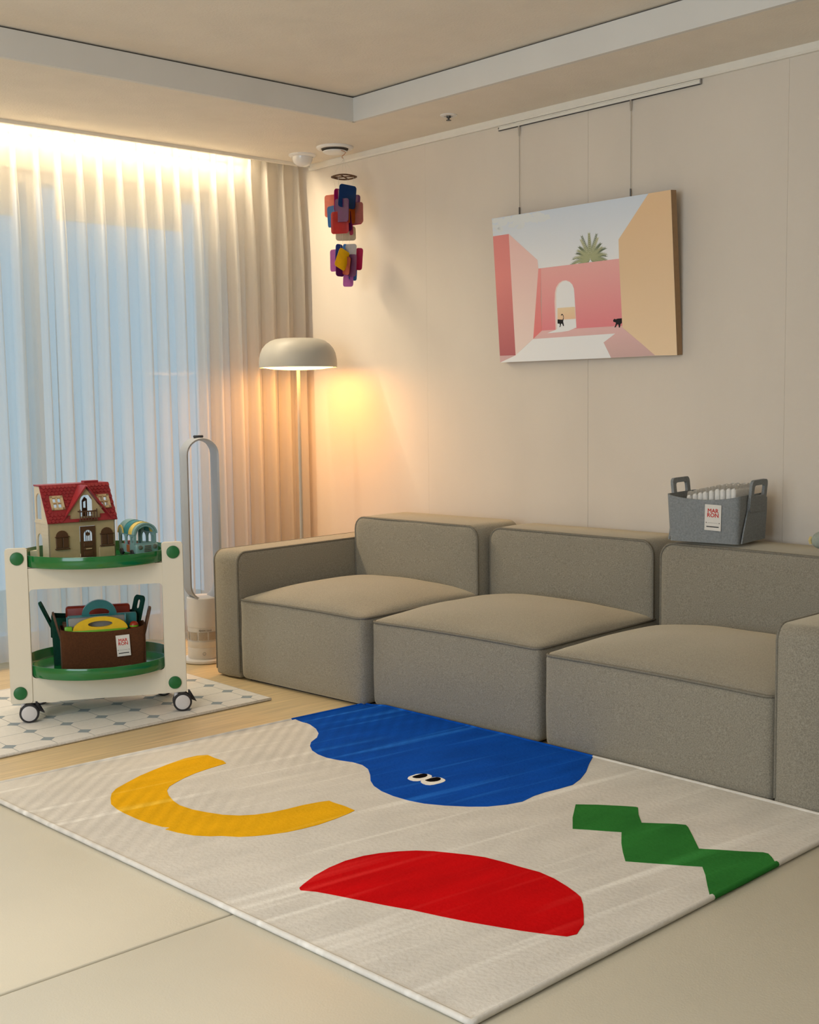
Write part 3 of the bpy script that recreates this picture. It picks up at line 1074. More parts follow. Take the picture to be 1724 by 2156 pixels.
def sofa_section(loc, ang, sw, sh, bd, bh, depth, label, arm=None):
    """local x runs along the front, y from the front to the wall"""
    t = thing('sofa_section', label, 'sofa', (loc[0], loc[1], 0), math.radians(ang - 90), 'sections of the sofa')
    x0, x1 = 0.0, sw
    g = 0.004
    # seat block
    bm = bmesh.new()
    puffy(bm, x0 + g, x1 - g, 0, bd + 0.05, 0.006, sh, 0.022, crown=0.068, bulge=0.012, power=2.4)
    for v in bm.verts:                                   # tuck the foot in a little, soft wrinkles
        if v.co.z < 0.05 and v.co.y < 0.1:
            v.co.y += 0.004 * (0.05 - v.co.z) / 0.05
        if v.co.y < 0.02 and v.co.z > 0.1:
            v.co.y += 0.004 * noise.noise(Vector((v.co.x * 5 + loc[1] * 3, 0, v.co.z * 9)))
        if v.co.z > sh - 0.01:
            v.co.z += 0.005 * noise.noise(Vector((v.co.x * 6, v.co.y * 6, loc[1] * 5)))
    finish(bm, 'seat', M['sofa'], t, angle=60)
    bm = bmesh.new()
    zt = sh - 0.006

    def zc(x, y):
        u = (x - x0) / sw * 2 - 1
        return zt + 0.005 * (1 - u * u)
    path = []
    r = 0.03
    for a, b in rrect(x0 + g + 0.001, x1 - g - 0.001, 0.0, bd + 0.04, r, 4):
        path.append((a, b))
    # insert points on the long front run so it follows the swelling
    dense = []
    for (a, b) in zip(path, path[1:] + path[:1]):
        for k in range(6):
            x = a[0] + (b[0] - a[0]) * k / 6
            y = a[1] + (b[1] - a[1]) * k / 6
            dense.append((x, y, zc(x, y)))
    tube(bm, dense, 0.0048, 6, closed=True)
    finish(bm, 'piping', M['piping'], t, angle=80)
    bm = bmesh.new()
    box(bm, x0 + 0.03, x1 - 0.03, 0.03, depth - 0.05, 0.0, 0.007)
    finish(bm, 'plinth', M['dark'], t, smooth=False)
    # backrest
    bm = bmesh.new()
    padded(bm, dense_outline(x0 + g, x1 - g, 0.02, bh, 0.055), lambda a, b, d: Vector((a, d, b)), bd, depth, 0.012, 0.012)
    for v in bm.verts:
        v.co.y += 0.004 * noise.noise(Vector((v.co.x * 5, 7.1 + loc[1], v.co.z * 7)))
    back = finish(bm, 'backrest', M['sofa'], t, angle=60)
    bm = bmesh.new()
    tube(bm, open_path(x0 + g + 0.003, x1 - g - 0.003, bh - 0.003, 0.053, bd + 0.005, sh), 0.0048, 6)
    finish(bm, 'piping', M['piping'], back, angle=80)
    if arm:
        ax0, ax1, ah = arm
        bm = bmesh.new()
        padded(bm, dense_outline(0.0, depth, 0.006, ah, 0.045, 0.014), lambda a, b, d: Vector((d, a, b)), ax0, ax1, 0.010, 0.003)
        armo = finish(bm, 'armrest', M['sofa'], t, angle=60)
        for xx in (ax0 + 0.004, ax1 - 0.004):
            p = [(xx, 0.003, 0.03 + (ah - 0.078) * k / 6) for k in range(7)]
            for k in range(1, 6):
                a = PI - PI / 2 * k / 5
                p.append((xx, 0.045 + 0.042 * math.cos(a), ah - 0.045 + 0.042 * math.sin(a)))
            p += [(xx, 0.05 + (depth - 0.1) * k / 6, ah - 0.003) for k in range(1, 7)]
            bm = bmesh.new()
            tube(bm, p, 0.0048, 6)
            finish(bm, 'piping', M['piping'], armo, angle=80)
    return t


# left section: origin at the left end of its seat
a1 = math.radians(4.84)
o1 = (-1.123 + math.sin(a1) * 0.156, -0.722 - math.cos(a1) * 0.156)
sofa_section(o1, 4.84, 0.722, 0.343, 0.672, 0.628, 0.965,
             'left sofa section in taupe fabric with a low armrest on its left end', arm=(-0.156, -0.001, 0.532))
sofa_section((-1.014, -1.598), 4.08, 0.79, 0.330, 0.690, 0.621, 0.93,
             'middle sofa section in taupe fabric without armrests, beside the blue rug shape')
sofa_section((-0.965, -2.408), 0.9, 0.838, 0.318, 0.641, 0.626, 0.90,
             'right sofa section in taupe fabric below the grey felt basket', arm=(0.840, 1.000, 0.521))

# ---------------------------------------------------------------- floor lamp
LX, LY = -0.309, -0.262
t = thing('floor_lamp', 'tall floor lamp with a grey dome shade glowing warm in the corner', 'lamp', (LX, LY, 0))
bm = bmesh.new()
lathe(bm, [(0, 0), (0.135, 0), (0.14, 0.006), (0.135, 0.016), (0.02, 0.02), (0, 0.02)], 40)
finish(bm, 'base', M['lamp'], t)
bm = bmesh.new()
tube(bm, [(0, 0, 0.015), (0, 0, 0.62)], 0.0088, 12)
tube(bm, [(0, 0, 0.618), (0, 0, 1.34)], 0.0082, 12)
finish(bm, 'pole', M['lamp'], t)
bm = bmesh.new()
lathe(bm, [(0.1885, 1.306), (0.1890, 1.322), (0.1880, 1.346), (0.1825, 1.374), (0.1720, 1.397), (0.1560, 1.417), (0.1340, 1.433),
           (0.1090, 1.4425), (0.0850, 1.4460), (0.04, 1.447), (0, 1.447)], 56)
lathe(bm, [(0, 1.441), (0.0850, 1.4400), (0.1070, 1.4365), (0.1310, 1.4275), (0.1520, 1.412), (0.1680, 1.393), (0.1785, 1.372), (0.1840, 1.346),
           (0.1850, 1.322), (0.1850, 1.306), (0.1885, 1.306)], 56)
bmesh.ops.remove_doubles(bm, verts=bm.verts[:], dist=0.0002)
finish(bm, 'shade', M['lamp'], t)
bm = bmesh.new()
lathe(bm, [(0.1830, 1.313), (0.165, 1.306), (0.12, 1.299), (0.06, 1.2955), (0.012, 1.2945)], 48)
finish(bm, 'diffuser', M['bulb'], t)

# ---------------------------------------------------------------- bladeless tower fan
FX, FY = -1.000, -0.440
t = thing('tower_fan', 'tall white and silver bladeless fan standing between curtain and sofa', 'fan', (FX, FY, 0), math.radians(-33))
bm = bmesh.new()
lathe(bm, [(0, 0.001), (0.098, 0.001), (0.102, 0.006), (0.1, 0.014), (0.07, 0.018), (0, 0.018)], 40)
finish(bm, 'foot_plate', M['fan_w'], t)
bm = bmesh.new()
lathe(bm, [(0, 0.018), (0.0715, 0.018), (0.0725, 0.022), (0.0725, 0.066), (0.0715, 0.068), (0.0725, 0.070), (0.0725, 0.096)], 40)
lathe(bm, [(0.0725, 0.160), (0.0725, 0.276), (0.071, 0.286), (0.066, 0.290), (0, 0.290)], 40)
finish(bm, 'body', M['fan_w'], t, angle=30)
bm = bmesh.new()
lathe(bm, [(0.0715, 0.094), (0.0705, 0.096), (0.0705, 0.158), (0.0725, 0.160)], 40)
finish(bm, 'intake_band', M['fan_w'], t)
for k in range(10):
    bm = bmesh.new()
    a0 = 2 * PI * k / 10
    n = 6
    lo, hi = [], []
    for j in range(n + 1):
        a = a0 + (2 * PI / 10 - 0.10) * j / n
        lo.append(bm.verts.new((0.0724 * math.cos(a), 0.0724 * math.sin(a), 0.103)))
        hi.append(bm.verts.new((0.0724 * math.cos(a), 0.0724 * math.sin(a), 0.138)))
    for j in range(n):
        bm.faces.new((lo[j], lo[j + 1], hi[j + 1], hi[j]))
    finish(bm, 'intake_grille', M['fan_g'], t)
# loop: racetrack ring with depth, nozzle lip
def racetrack(hw, z0, z1, seg=14):
    p = []
    for k in range(seg + 1):
        a = PI * k / seg
        p.append((hw * math.cos(a), z1 - hw + hw * math.sin(a)))
    for k in range(seg + 1):
        a = PI + PI * k / seg
        p.append((hw * math.cos(a), z0 + hw + hw * math.sin(a)))
    return p


def ring_solid(bm, rings, mi=None):
    """rings: list of (racetrack pts, y); skin consecutive ones, last to first"""
    R = [[bm.verts.new((a, y, b)) for a, b in pts] for pts, y in rings]
    n = len(R[0])
    for i in range(len(R)):
        A, B = R[i], R[(i + 1) % len(R)]
        for k in range(n):
            f = bm.faces.new((A[k], A[(k + 1) % n], B[(k + 1) % n], B[k]))
            f.material_index = mi[i] if mi else 0


Z0, Z1, HW = 0.272, 0.992, 0.0745
bm = bmesh.new()
ring_solid(bm, [(racetrack(HW - 0.002, Z0 + .002, Z1 - .002), -0.058), (racetrack(HW, Z0, Z1), -0.052), (racetrack(HW, Z0, Z1), 0.040),
                (racetrack(HW - 0.003, Z0 + .003, Z1 - .003), 0.052), (racetrack(HW - 0.007, Z0 + .007, Z1 - .007), 0.052),
                (racetrack(HW - 0.013, Z0 + .013, Z1 - .013), 0.020), (racetrack(HW - 0.010, Z0 + .010, Z1 - .010), -0.052)],
           [0, 0, 0, 0, 0, 0, 0])
finish(bm, 'air_loop', [M['fan_s'], M['fan_w']], t, angle=35, rot=(0, 0, math.radians(18)))
bm = bmesh.new()
bbox_(bm, -0.022, 0.022, -0.014, 0.014, Z1 - 0.001, Z1 + 0.010, 0.004, 2)
finish(bm, 'remote_control', M['dark'], t)
# front of the fan faces the camera
bm = bmesh.new()
tube(bm, [(0.0065 * math.cos(a), -0.0735, 0.044 + 0.0065 * math.sin(a)) for a in [2 * PI * k / 16 for k in range(16)]], 0.0011, 5, closed=True)
finish(bm, 'power_button', M['fan_s'], t)
MT = pbr('grey lettering', (0.16, 0.15, 0.14), 0.5, 0.02, 30)
text_mesh('lettering', 'dyson cool', 0.0125, MT, t, Matrix.Translation((0.006, -0.0732, 0.1475)) @ Matrix.Rotation(PI / 2, 4, 'X'), 0.0002)

# ---------------------------------------------------------------- trolley
TA = math.radians(62.608)
TLOC = Vector((-2.101, -0.888, 0))
TR = TA - PI / 2
TM = Matrix.Translation(TLOC) @ Matrix.Rotation(TR, 4, 'Z')


def tp(u, v, z):
    return TM @ Vector((u, v, z))


TW = 0.621
t = thing('serving_trolley', 'cream two-tier trolley on casters with round green trays, by the curtain', 'trolley', TLOC, TR)
outer = [(0.008, 0.081), (TW - 0.008, 0.081), (TW - 0.002, 0.084), (TW, 0.091), (TW, 0.631), (TW - 0.003, 0.637), (TW - 0.010, 0.640),
         (TW - 0.068, 0.640), (TW - 0.076, 0.634), (TW - 0.076, 0.567), (0.076, 0.567), (0.076, 0.634), (0.068, 0.640), (0.010, 0.640),
         (0.003, 0.637), (0, 0.631), (0, 0.091), (0.002, 0.084)]
hole = rrect(0.0775, TW - 0.0775, 0.170, 0.4915, 0.014, 5)
def rear(a, b):
    # the far frame is a little narrower and lower than the near one
    k = 0.90
    return (TW / 2 + (a - TW / 2) * k, b if b < 0.5 else min(b, 0.600))


for yy in (0.0, 0.262):
    bm = bmesh.new()
    o_, h_ = (outer, hole) if yy == 0 else ([rear(*q) for q in outer], [rear(*q) for q in rrect(0.030, TW - 0.030, 0.162, 0.512, 0.014, 5)])
    holed(bm, o_, [h_], lambda a, b, tt: Vector((a, tt, b)), yy - 0.010, yy + 0.012)
    fr = finish(bm, 'side_frame', M['cream'], t, angle=30)
    for x0, x1 in ((0.0015, 0.0755), (TW - 0.0755, TW - 0.0015)) if yy == 0 else ():
        bm = bmesh.new()
        s = -1 if yy == 0 else 1
        y0 = yy + (-0.0135 if s < 0 else 0.0115)
        pts = rrect(x0, x1, 0.0825, 0.6385, 0.008, 4)
        prism(bm, pts, lambda a, b, tt: Vector((a, tt, b)), y0, y0 + 0.002)
        finish(bm, 'post_face', M['cream'], fr, angle=30)
    for u, z in ((0.041, 0.604), (TW - 0.036, 0.604), (0.034, 0.120), (TW - 0.043, 0.120)) if yy == 0 else ((0.062, 0.58), (TW - 0.062, 0.58), (0.062, 0.12), (TW - 0.062, 0.12)):
        bm = bmesh.new()
        s = -1 if yy == 0 else 1
        mt_ = Matrix.Translation((u, yy + s * 0.0125, z)) @ Matrix.Rotation(PI / 2 * (1 if s < 0 else -1), 4, 'X')
        lathe(bm, [(0, -0.002), (0.0235, -0.002), (0.0235, 0.004), (0.022, 0.0065), (0.015, 0.0085), (0, 0.0092)], 28, mat=mt_)
        cp = finish(bm, 'end_cap', M['greencap'], t)
for zb, nm in ((0.171, 'lower'), (0.568, 'upper')):
    bm = bmesh.new()
    lathe(bm, [(0, zb), (0.955, zb), (0.985, zb + 0.002), (1.0, zb + 0.008), (1.0, zb + 0.042), (0.996, zb + 0.0445), (0.988, zb + 0.0445),
               (0.984, zb + 0.042), (0.982, zb + 0.012), (0.970, zb + 0.007), (0, zb + 0.007)], 72,
          mat=Matrix.Translation((0.31, 0.131, 0)) @ Matrix.Diagonal((0.272, 0.256, 1, 1)))
    finish(bm, 'tray', M['green'], t, angle=35)
for u, v, in ((0.042, 0.0), (TW - 0.038, 0.0), (0.070, 0.262), (TW - 0.090, 0.262)):
    bm = bmesh.new()
    cu_, cz, r = u + 0.020, 0.0465, 0.0345
    tube(bm, [(u, v, 0.055), (u, v, 0.0805)], 0.009, 12, mi=1)
    for yy in (-0.019, 0.012):
        mt_ = Matrix.Translation((cu_, v + yy, cz)) @ Matrix.Rotation(PI / 2, 4, 'X')
        lathe(bm, [(0, -0.006), (r - 0.003, -0.006), (r, -0.003), (r, 0.003), (r - 0.003, 0.006), (0.027, 0.0066)], 28, mi=0, mat=mt_)
        if yy < 0:
            lathe(bm, [(0.027, 0.0066), (0.026, 0.0072), (0.012, 0.008), (0, 0.008)], 28, mi=1, mat=mt_)
        else:
            lathe(bm, [(0.027, 0.0066), (0, 0.0066)], 28, mi=0, mat=mt_)
    # fork body between the wheels, brake lever
    lathe(bm, [(0, -0.0045), (0.028, -0.0045), (0.028, 0.0045), (0, 0.0045)], 20, mi=0, mat=Matrix.Translation((cu_ - 0.004, v - 0.0035, cz + 0.004)) @ Matrix.Rotation(PI / 2, 4, 'X'))
    prism(bm, [(0.020, 0.012), (0.052, -0.004), (0.046, 0.004), (0.034, 0.012), (0.028, 0.040), (0.022, 0.040), (0.024, 0.020)],
          lambda a, b, tt: Vector((cu_ + a, v + tt, cz + b)), -0.012, 0.006)
    finish(bm, 'caster', [M['dark'], M['caster']], t, angle=35)

# ---------------------------------------------------------------- toy house on the upper tray
M['h_wall'] = pbr('toy house cream plastic', (0.44, 0.345, 0.19), 0.45, 0.05, 30)
M['h_side'] = pbr('toy house pale siding', (0.66, 0.57, 0.42), 0.45, 0.04, 30)
M['h_roof'] = pbr('toy house red roof', (0.30, 0.020, 0.028), 0.38, 0.15, 60)
M['h_brown'] = pbr('toy house brown plastic', (0.085, 0.036, 0.014), 0.4, 0.12, 60)
M['h_frame'] = pbr('toy house window frame', (0.62, 0.47, 0.27), 0.45, 0.04, 40)
HR = TR + math.radians(22)
hp = tp(0.150, 0.072, 0.5762)
house = thing('toy_house', 'toy cottage with red tiled roof and brown door on the top tray', 'dollhouse', hp, HR)
HWD, HD, EZ, RZ_, RY = 0.255, 0.13, 0.143, 0.272, 0.066
GX, GH, GZ = 0.146, 0.088, 0.262


def fxz(y):
    return lambda a, b, tt: Vector((a, y + tt, b))


bm = bmesh.new()
holed(bm, [(0, 0), (0.1175, 0), (0.1175, 0.122), (0.1775, 0.122), (0.1775, 0), (HWD, 0), (HWD, EZ), (GX + GH, EZ), (GX, GZ), (GX - GH, EZ), (0, EZ)],
      [arch(0.1225, 0.1700, 0.158, 0.238, 10)], fxz(0), 0.0, 0.005)
finish(bm, 'front_wall', M['h_wall'], house, smooth=False)
side = [(0, 0), (HD, 0), (HD, RZ_ - 0.002), (RY, RZ_ - 0.002), (0, EZ)]
for x in (0.0, HWD - 0.005):
    bm = bmesh.new()
    holed(bm, side, [arch(0.064, 0.114, 0.006, 0.098, 8), arch(0.064, 0.116, 0.150, 0.246, 8)], lambda a, b, tt: Vector((x + tt, a, b)), 0.0, 0.005)
    sw_ = finish(bm, 'side_wall', M['h_side'], house, smooth=False)
    bm = bmesh.new()
    for k in range(9):
        z = 0.012 + k * 0.014
        xx = x - 0.0008 if x == 0 else x + 0.005
        box(bm, xx, xx + 0.0008, 0.002, 0.060, z, z + 0.0115)
    box(bm, x - 0.002 if x == 0 else x + 0.005, x if x == 0 else x + 0.007, 0, HD, 0.136, 0.144)
    o = finish(bm, 'siding_boards', M['h_side'], sw_, smooth=False)
    o['kind'] = 'stuff'
for z0, z1 in ((0, 0.004), (0.138, 0.143)):
    bm = bmesh.new()
    box(bm, 0.005, HWD - 0.005, 0.005, HD, z0, z1)
    finish(bm, 'storey_floor', M['h_side'], house, smooth=False)
bm = bmesh.new()
holed(bm, [(0.150, 0.147), (0.170, 0.147), (0.170, 0.218), (0.160, 0.226), (0.150, 0.212)], [[(0.155, 0.185), (0.165, 0.185), (0.165, 0.212), (0.155, 0.207)]],
      fxz(0), 0.050, 0.053)
finish(bm, 'inner_shutter', M['h_brown'], house, smooth=False)
# main roof slope (panel with two window holes), flat strip behind the ridge
SL = math.hypot(RY + 0.010, RZ_ - EZ + 0.006)
sv = Vector((0, RY + 0.010, RZ_ - EZ + 0.006)).normalized()
nv = Vector((0, -sv.z, sv.y))
P0 = Vector((0, -0.010, EZ - 0.004))


def slope(a, b, tt):
    return P0 + Vector((a, 0, 0)) + sv * b + nv * tt


wl = (0.024, 0.066, 0.054, 0.104)
wr = (0.201, 0.243, 0.050, 0.100)
bm = bmesh.new()
holed(bm, [(-0.006, 0), (HWD + 0.006, 0), (HWD + 0.006, SL), (-0.006, SL)],
      [[(w[0], w[2]), (w[1], w[2]), (w[1], w[3]), (w[0], w[3])] for w in (wl, wr)] +
      [[(GX - 0.068, 0.012), (GX + 0.052, 0.012), (GX + 0.052, 0.046), (GX + 0.026, 0.108), (GX - 0.024, 0.108)]], slope, 0.0, 0.004)
box(bm, -0.002, HWD + 0.004, RY - 0.002, HD + 0.001, RZ_ - 0.001, RZ_ + 0.004)
box(bm, 0.17, 0.225, 0.07, 0.10, RZ_ + 0.003, RZ_ + 0.012)
roof = finish(bm, 'roof', M['h_roof'], house, smooth=False)
bm = bmesh.new()
tw, th_ = 0.0145, 0.0125
for r in range(12):
    for k in range(19):
        a = -0.006 + (k + (0.5 if r % 2 else 0)) * tw
        b = 0.001 + r * th_
        c = a + tw / 2
        if c > HWD + 0.004:
            continue
        z = (P0 + sv * (b + th_ / 2)).z
        if abs(c - GX) < (GZ + 0.008 - z) * GH / (GZ - EZ) + 0.006:
            continue
        if any(w[0] - 0.009 < c < w[1] + 0.009 and w[2] - 0.010 < b + th_ / 2 < w[3] + 0.008 for w in (wl, wr)):
            continue
        # scalloped tile: lower edge proud
        A = [slope(a + 0.0006, b + th_ * 1.2, 0.0042), slope(a + tw - 0.0006, b + th_ * 1.2, 0.0042),
             slope(a + tw - 0.0006, b + th_ * 0.28, 0.0066), slope(a + tw * 0.5, b - 0.001, 0.0072), slope(a + 0.0006, b + th_ * 0.28, 0.0066)]
        B = [slope(a + tw - 0.0006, b + th_ * 0.28, 0.0040), slope(a + tw * 0.5, b - 0.001, 0.0040), slope(a + 0.0006, b + th_ * 0.28, 0.0040)]
        va = [bm.verts.new(q) for q in A]
        vb = [bm.verts.new(q) for q in B]
        bm.faces.new(va)
        bm.faces.new((va[2], vb[0], vb[1], va[3]))
        bm.faces.new((va[3], vb[1], vb[2], va[4]))
o = finish(bm, 'roof_tiles', M['h_roof'], roof, smooth=False)
o['kind'] = 'stuff'
for w in (wl, wr):
    bm = bmesh.new()
    f = 0.005
    for a0, a1_, b0, b1 in ((w[0] - .003, w[0] + f, w[2] - .003, w[3] + .003), (w[1] - f, w[1] + .003, w[2] - .003, w[3] + .003),
                            (w[0] - .003, w[1] + .003, w[2] - .003, w[2] + f), (w[0] - .003, w[1] + .003, w[3] - f, w[3] + .003),
                            ((w[0] + w[1]) / 2 - .0018, (w[0] + w[1]) / 2 + .0018, w[2], w[3]), (w[0], w[1], (w[2] + w[3]) / 2 - .0018, (w[2] + w[3]) / 2 + .0018)):
        prism(bm, [(a0, b0), (a1_, b0), (a1_, b1), (a0, b1)], slope, -0.001, 0.011)
    finish(bm, 'skylight', M['h_frame'], house, smooth=False)
# dormer gable roof: two sloping boards
yb = P0.y + (GZ + 0.006 - P0.z) / sv.z * sv.y
for s in (-1, 1):
    bm = bmesh.new()
    ov = 0.012
    apex = Vector((GX, 0, GZ + 0.007))
    foot = Vector((GX + s * (GH + 0.010), 0, EZ - 0.004))
    dv = (foot - apex).normalized()
    nn = Vector((-dv.z, 0, dv.x)) * s
    ptsF = [apex + Vector((0, -ov, 0)), foot + Vector((0, -ov, 0))]
    ptsB = [apex + Vector((0, yb, 0)), foot + Vector((0, -0.006, 0))]
    vv = [ptsF[0], ptsF[1], ptsB[1], ptsB[0]]
    lo = [bm.verts.new(q) for q in vv]
    hi = [bm.verts.new(q + (nn if nn.z > 0 else -nn) * 0.005) for q in vv]
    bm.faces.new(lo[::-1])
    bm.faces.new(hi)
    for i in range(4):
        bm.faces.new((lo[i], lo[(i + 1) % 4], hi[(i + 1) % 4], hi[i]))
    finish(bm, 'gable_roof', M['h_roof'], house, smooth=False)
# front door with arched light and panels
bm = bmesh.new()
holed(bm, [(0.119, 0.001), (0.176, 0.001), (0.176, 0.121), (0.119, 0.121)], [arch(0.131, 0.164, 0.066, 0.107, 10)], fxz(0), -0.004, 0.001)
for k in range(3):
    box(bm, 0.1385 + k * 0.008, 0.1400 + k * 0.008, -0.003, 0, 0.066, 0.104)
lathe(bm, [(0, -0.003), (0.0075, -0.003), (0.0075, 0.0), (0, 0.0)], 12, mat=Matrix.Translation((0.1475, -0.001, 0.092)) @ Matrix.Rotation(PI / 2, 4, 'X'))
for z0, z1 in ((0.046, 0.060), (0.034, 0.042), (0.010, 0.028)):
    bbox_(bm, 0.130, 0.165, -0.0065, -0.003, z0, z1, 0.001, 1)
dr = finish(bm, 'front_door', M['h_brown'], house, smooth=False)
bm = bmesh.new()
box(bm, 0.136, 0.159, -0.0078, -0.006, 0.0365, 0.0395)
finish(bm, 'letter_plate', M['h_frame'], dr, smooth=False)
# shuttered windows with round heads and sills
for x0, dz in ((0.024, 0), (0.196, 0.002)):
    bm = bmesh.new()
    prism(bm, arch(x0 + 0.002, x0 + 0.048, 0.048, 0.112, 8), fxz(0), -0.004, 0.0)
    bbox_(bm, x0 + 0.002, x0 + 0.0235, -0.0075, -0.003, 0.049, 0.086, 0.001, 1)
    bbox_(bm, x0 + 0.0265, x0 + 0.048, -0.0075, -0.003, 0.049, 0.086, 0.001, 1)
    bbox_(bm, x0 - 0.002, x0 + 0.052, -0.009, 0.0, 0.087, 0.0905, 0.001, 1)
    bbox_(bm, x0 - 0.002, x0 + 0.052, -0.010, 0.0, 0.042, 0.0465, 0.001, 1)
    finish(bm, 'shutter_window', M['h_brown'], house, smooth=False)
bm = bmesh.new()
bbox_(bm, 0.188, 0.250, -0.007, 0.0, 0.002, 0.040, 0.002, 1)
bbox_(bm, 0.006, 0.249, -0.004, 0.0, 0.139, 0.144, 0.001, 1)
finish(bm, 'plinth_course', M['h_wall'], house, smooth=False)
# balcony
bm = bmesh.new()
bbox_(bm, 0.112, 0.180, -0.022, 0.0, 0.140, 0.147, 0.001, 1)
bbox_(bm, 0.112, 0.180, -0.022, -0.018, 0.175, 0.180, 0.001, 1)
for x in (0.112, 0.176):
    bbox_(bm, x, x + 0.004, -0.022, -0.018, 0.146, 0.186, 0.001, 1)
    bbox_(bm, x, x + 0.004, -0.02, 0, 0.175, 0.180, 0.001, 1)
for k in range(5):
    x = 0.1235 + k * 0.0112
    lathe(bm, [(0.0022, 0.147), (0.0034, 0.155), (0.0018, 0.163), (0.003, 0.170), (0.0022, 0.176)], 8, cx=x, cy=-0.02)
finish(bm, 'balcony', M['h_brown'], house, angle=30)
# ---------------------------------------------------------------- toy bus
M['b_teal'] = pbr('toy bus pale teal', (0.20, 0.36, 0.36), 0.35, 0.04, 40)
M['b_dteal'] = pbr('toy bus deep teal', (0.012, 0.20, 0.22), 0.35, 0.08, 60)
M['b_yellow'] = pbr('toy bus yellow band', (0.80, 0.58, 0.12), 0.35, 0.06, 60)
M['b_orange'] = pbr('toy bus orange door', (0.36, 0.10, 0.03), 0.4, 0.05, 60)
M['b_pink'] = pbr('toy bus pink seat', (0.50, 0.13, 0.12), 0.4, 0.05, 60)
M['b_brown'] = pbr('toy bus bronze grille', (0.13, 0.14, 0.11), 0.4, 0.2, 200)
bp_ = tp(0.458, 0.112, 0.5762)
bus = thing('toy_bus', 'small teal toy bus with arched roof, parked beside the toy house', 'toy', bp_, TR + math.radians(25))
BW, BL, BZ = 0.092, 0.135, 0.082


def barch(a0, a1_, z0, h, pw=1.0, seg=12):
    return [((a0 + a1_) / 2 + (a1_ - a0) / 2 * math.cos(PI * k / seg), z0 + h * math.sin(PI * k / seg)) for k in range(seg + 1)]


front = [(0.0, 0.045), (BW, 0.045)] + barch(0.004, BW - 0.004, 0.078, 0.040)
bm = bmesh.new()
holed(bm, front, [[(0.009, 0.049), (BW - 0.009, 0.049)] + barch(0.009, BW - 0.009, 0.074, 0.036)], fxz(0), 0.010, 0.016)
for x in (0.0, BW - 0.005):
    holed(bm, [(0.012, 0.012), (BL, 0.012), (BL, 0.085), (0.012, 0.085)],
          [arch(0.020, 0.032, 0.050, 0.074, 6), arch(0.044, 0.072, 0.042, 0.080, 6), arch(0.086, 0.122, 0.042, 0.080, 6)],
          lambda a, b, tt: Vector((x + tt, a, b)), 0, 0.005)
box(bm, 0.004, BW - 0.004, 0.01, BL, 0.010, 0.016)
holed(bm, [(0.0, 0.012), (BW, 0.012)] + barch(0.0, BW, 0.082, 0.045), [[(0.012, 0.03), (BW - 0.012, 0.03)] + barch(0.012, BW - 0.012, 0.076, 0.040)], fxz(BL - 0.005), 0, 0.005)
finish(bm, 'body', M['b_teal'], bus, angle=30)
bm = bmesh.new()
bbox_(bm, -0.001, BW + 0.001, -0.006, 0.020, 0.010, 0.046, 0.008, 3)
bbox_(bm, -0.002, BW + 0.002, -0.009, 0.004, 0.008, 0.016, 0.003, 2)
nose = finish(bm, 'nose', M['b_teal'], bus)
for x in (0.016, BW - 0.016):
    bm = bmesh.new()
    lathe(bm, [(0.0085, -0.001), (0.0085, 0.003), (0.006, 0.0045), (0, 0.005)], 16, mat=Matrix.Translation((x, -0.005, 0.034)) @ Matrix.Rotation(PI / 2, 4, 'X'))
    finish(bm, 'headlight', M['b_brown'], nose)
bm = bmesh.new()
for k in range(4):
    bbox_(bm, 0.030 + 0.001 * k, BW - 0.030 - 0.001 * k, -0.0095, -0.004, 0.017 + k * 0.0065, 0.0215 + k * 0.0065, 0.0012, 1)
finish(bm, 'grille', M['b_brown'], nose, smooth=False)
for y0, y1, hh, mm in ((0.006, 0.024, 0.042, 'b_teal'), (0.024, 0.052, 0.045, 'b_yellow'), (0.052, 0.094, 0.047, 'b_dteal'), (0.094, BL + 0.002, 0.049, 'b_teal')):
    bm = bmesh.new()
    o_ = barch(-0.003, BW + 0.003, BZ, hh)
    i_ = barch(0.004, BW - 0.004, BZ, hh - 0.005)
    prism(bm, o_ + i_[::-1], fxz(0), y0, y1)
    finish(bm, 'roof_band', M[mm], bus, angle=30)
bm = bmesh.new()
prism(bm, barch(0.085, 0.133, 0.084, 0.030) + barch(0.091, 0.127, 0.084, 0.022)[::-1], lambda a, b, tt: Vector((-0.004 - tt, a, b)), 0, 0.002)
finish(bm, 'rainbow_arch', M['b_yellow'], bus, angle=30)
bm = bmesh.new()
bbox_(bm, -0.0022, 0.0, 0.046, 0.070, 0.014, 0.042, 0.001, 1)
finish(bm, 'side_door', M['b_orange'], bus)
for y in (0.055, 0.10):
    bm = bmesh.new()
    bbox_(bm, 0.010, 0.042, y, y + 0.022, 0.016, 0.052, 0.008, 3)
    finish(bm, 'seat', M['b_pink'], bus)
for x in (0.0, BW):
    for y in (0.028, 0.110):
        bm = bmesh.new()
        lathe(bm, [(0, -0.005), (0.011, -0.005), (0.0125, -0.003), (0.0125, 0.003), (0.011, 0.005), (0, 0.005)], 18,
              mat=Matrix.Translation((x, y, 0.0128)) @ Matrix.Rotation(PI / 2, 4, 'Y'))
        finish(bm, 'wheel', M['dark'], bus)

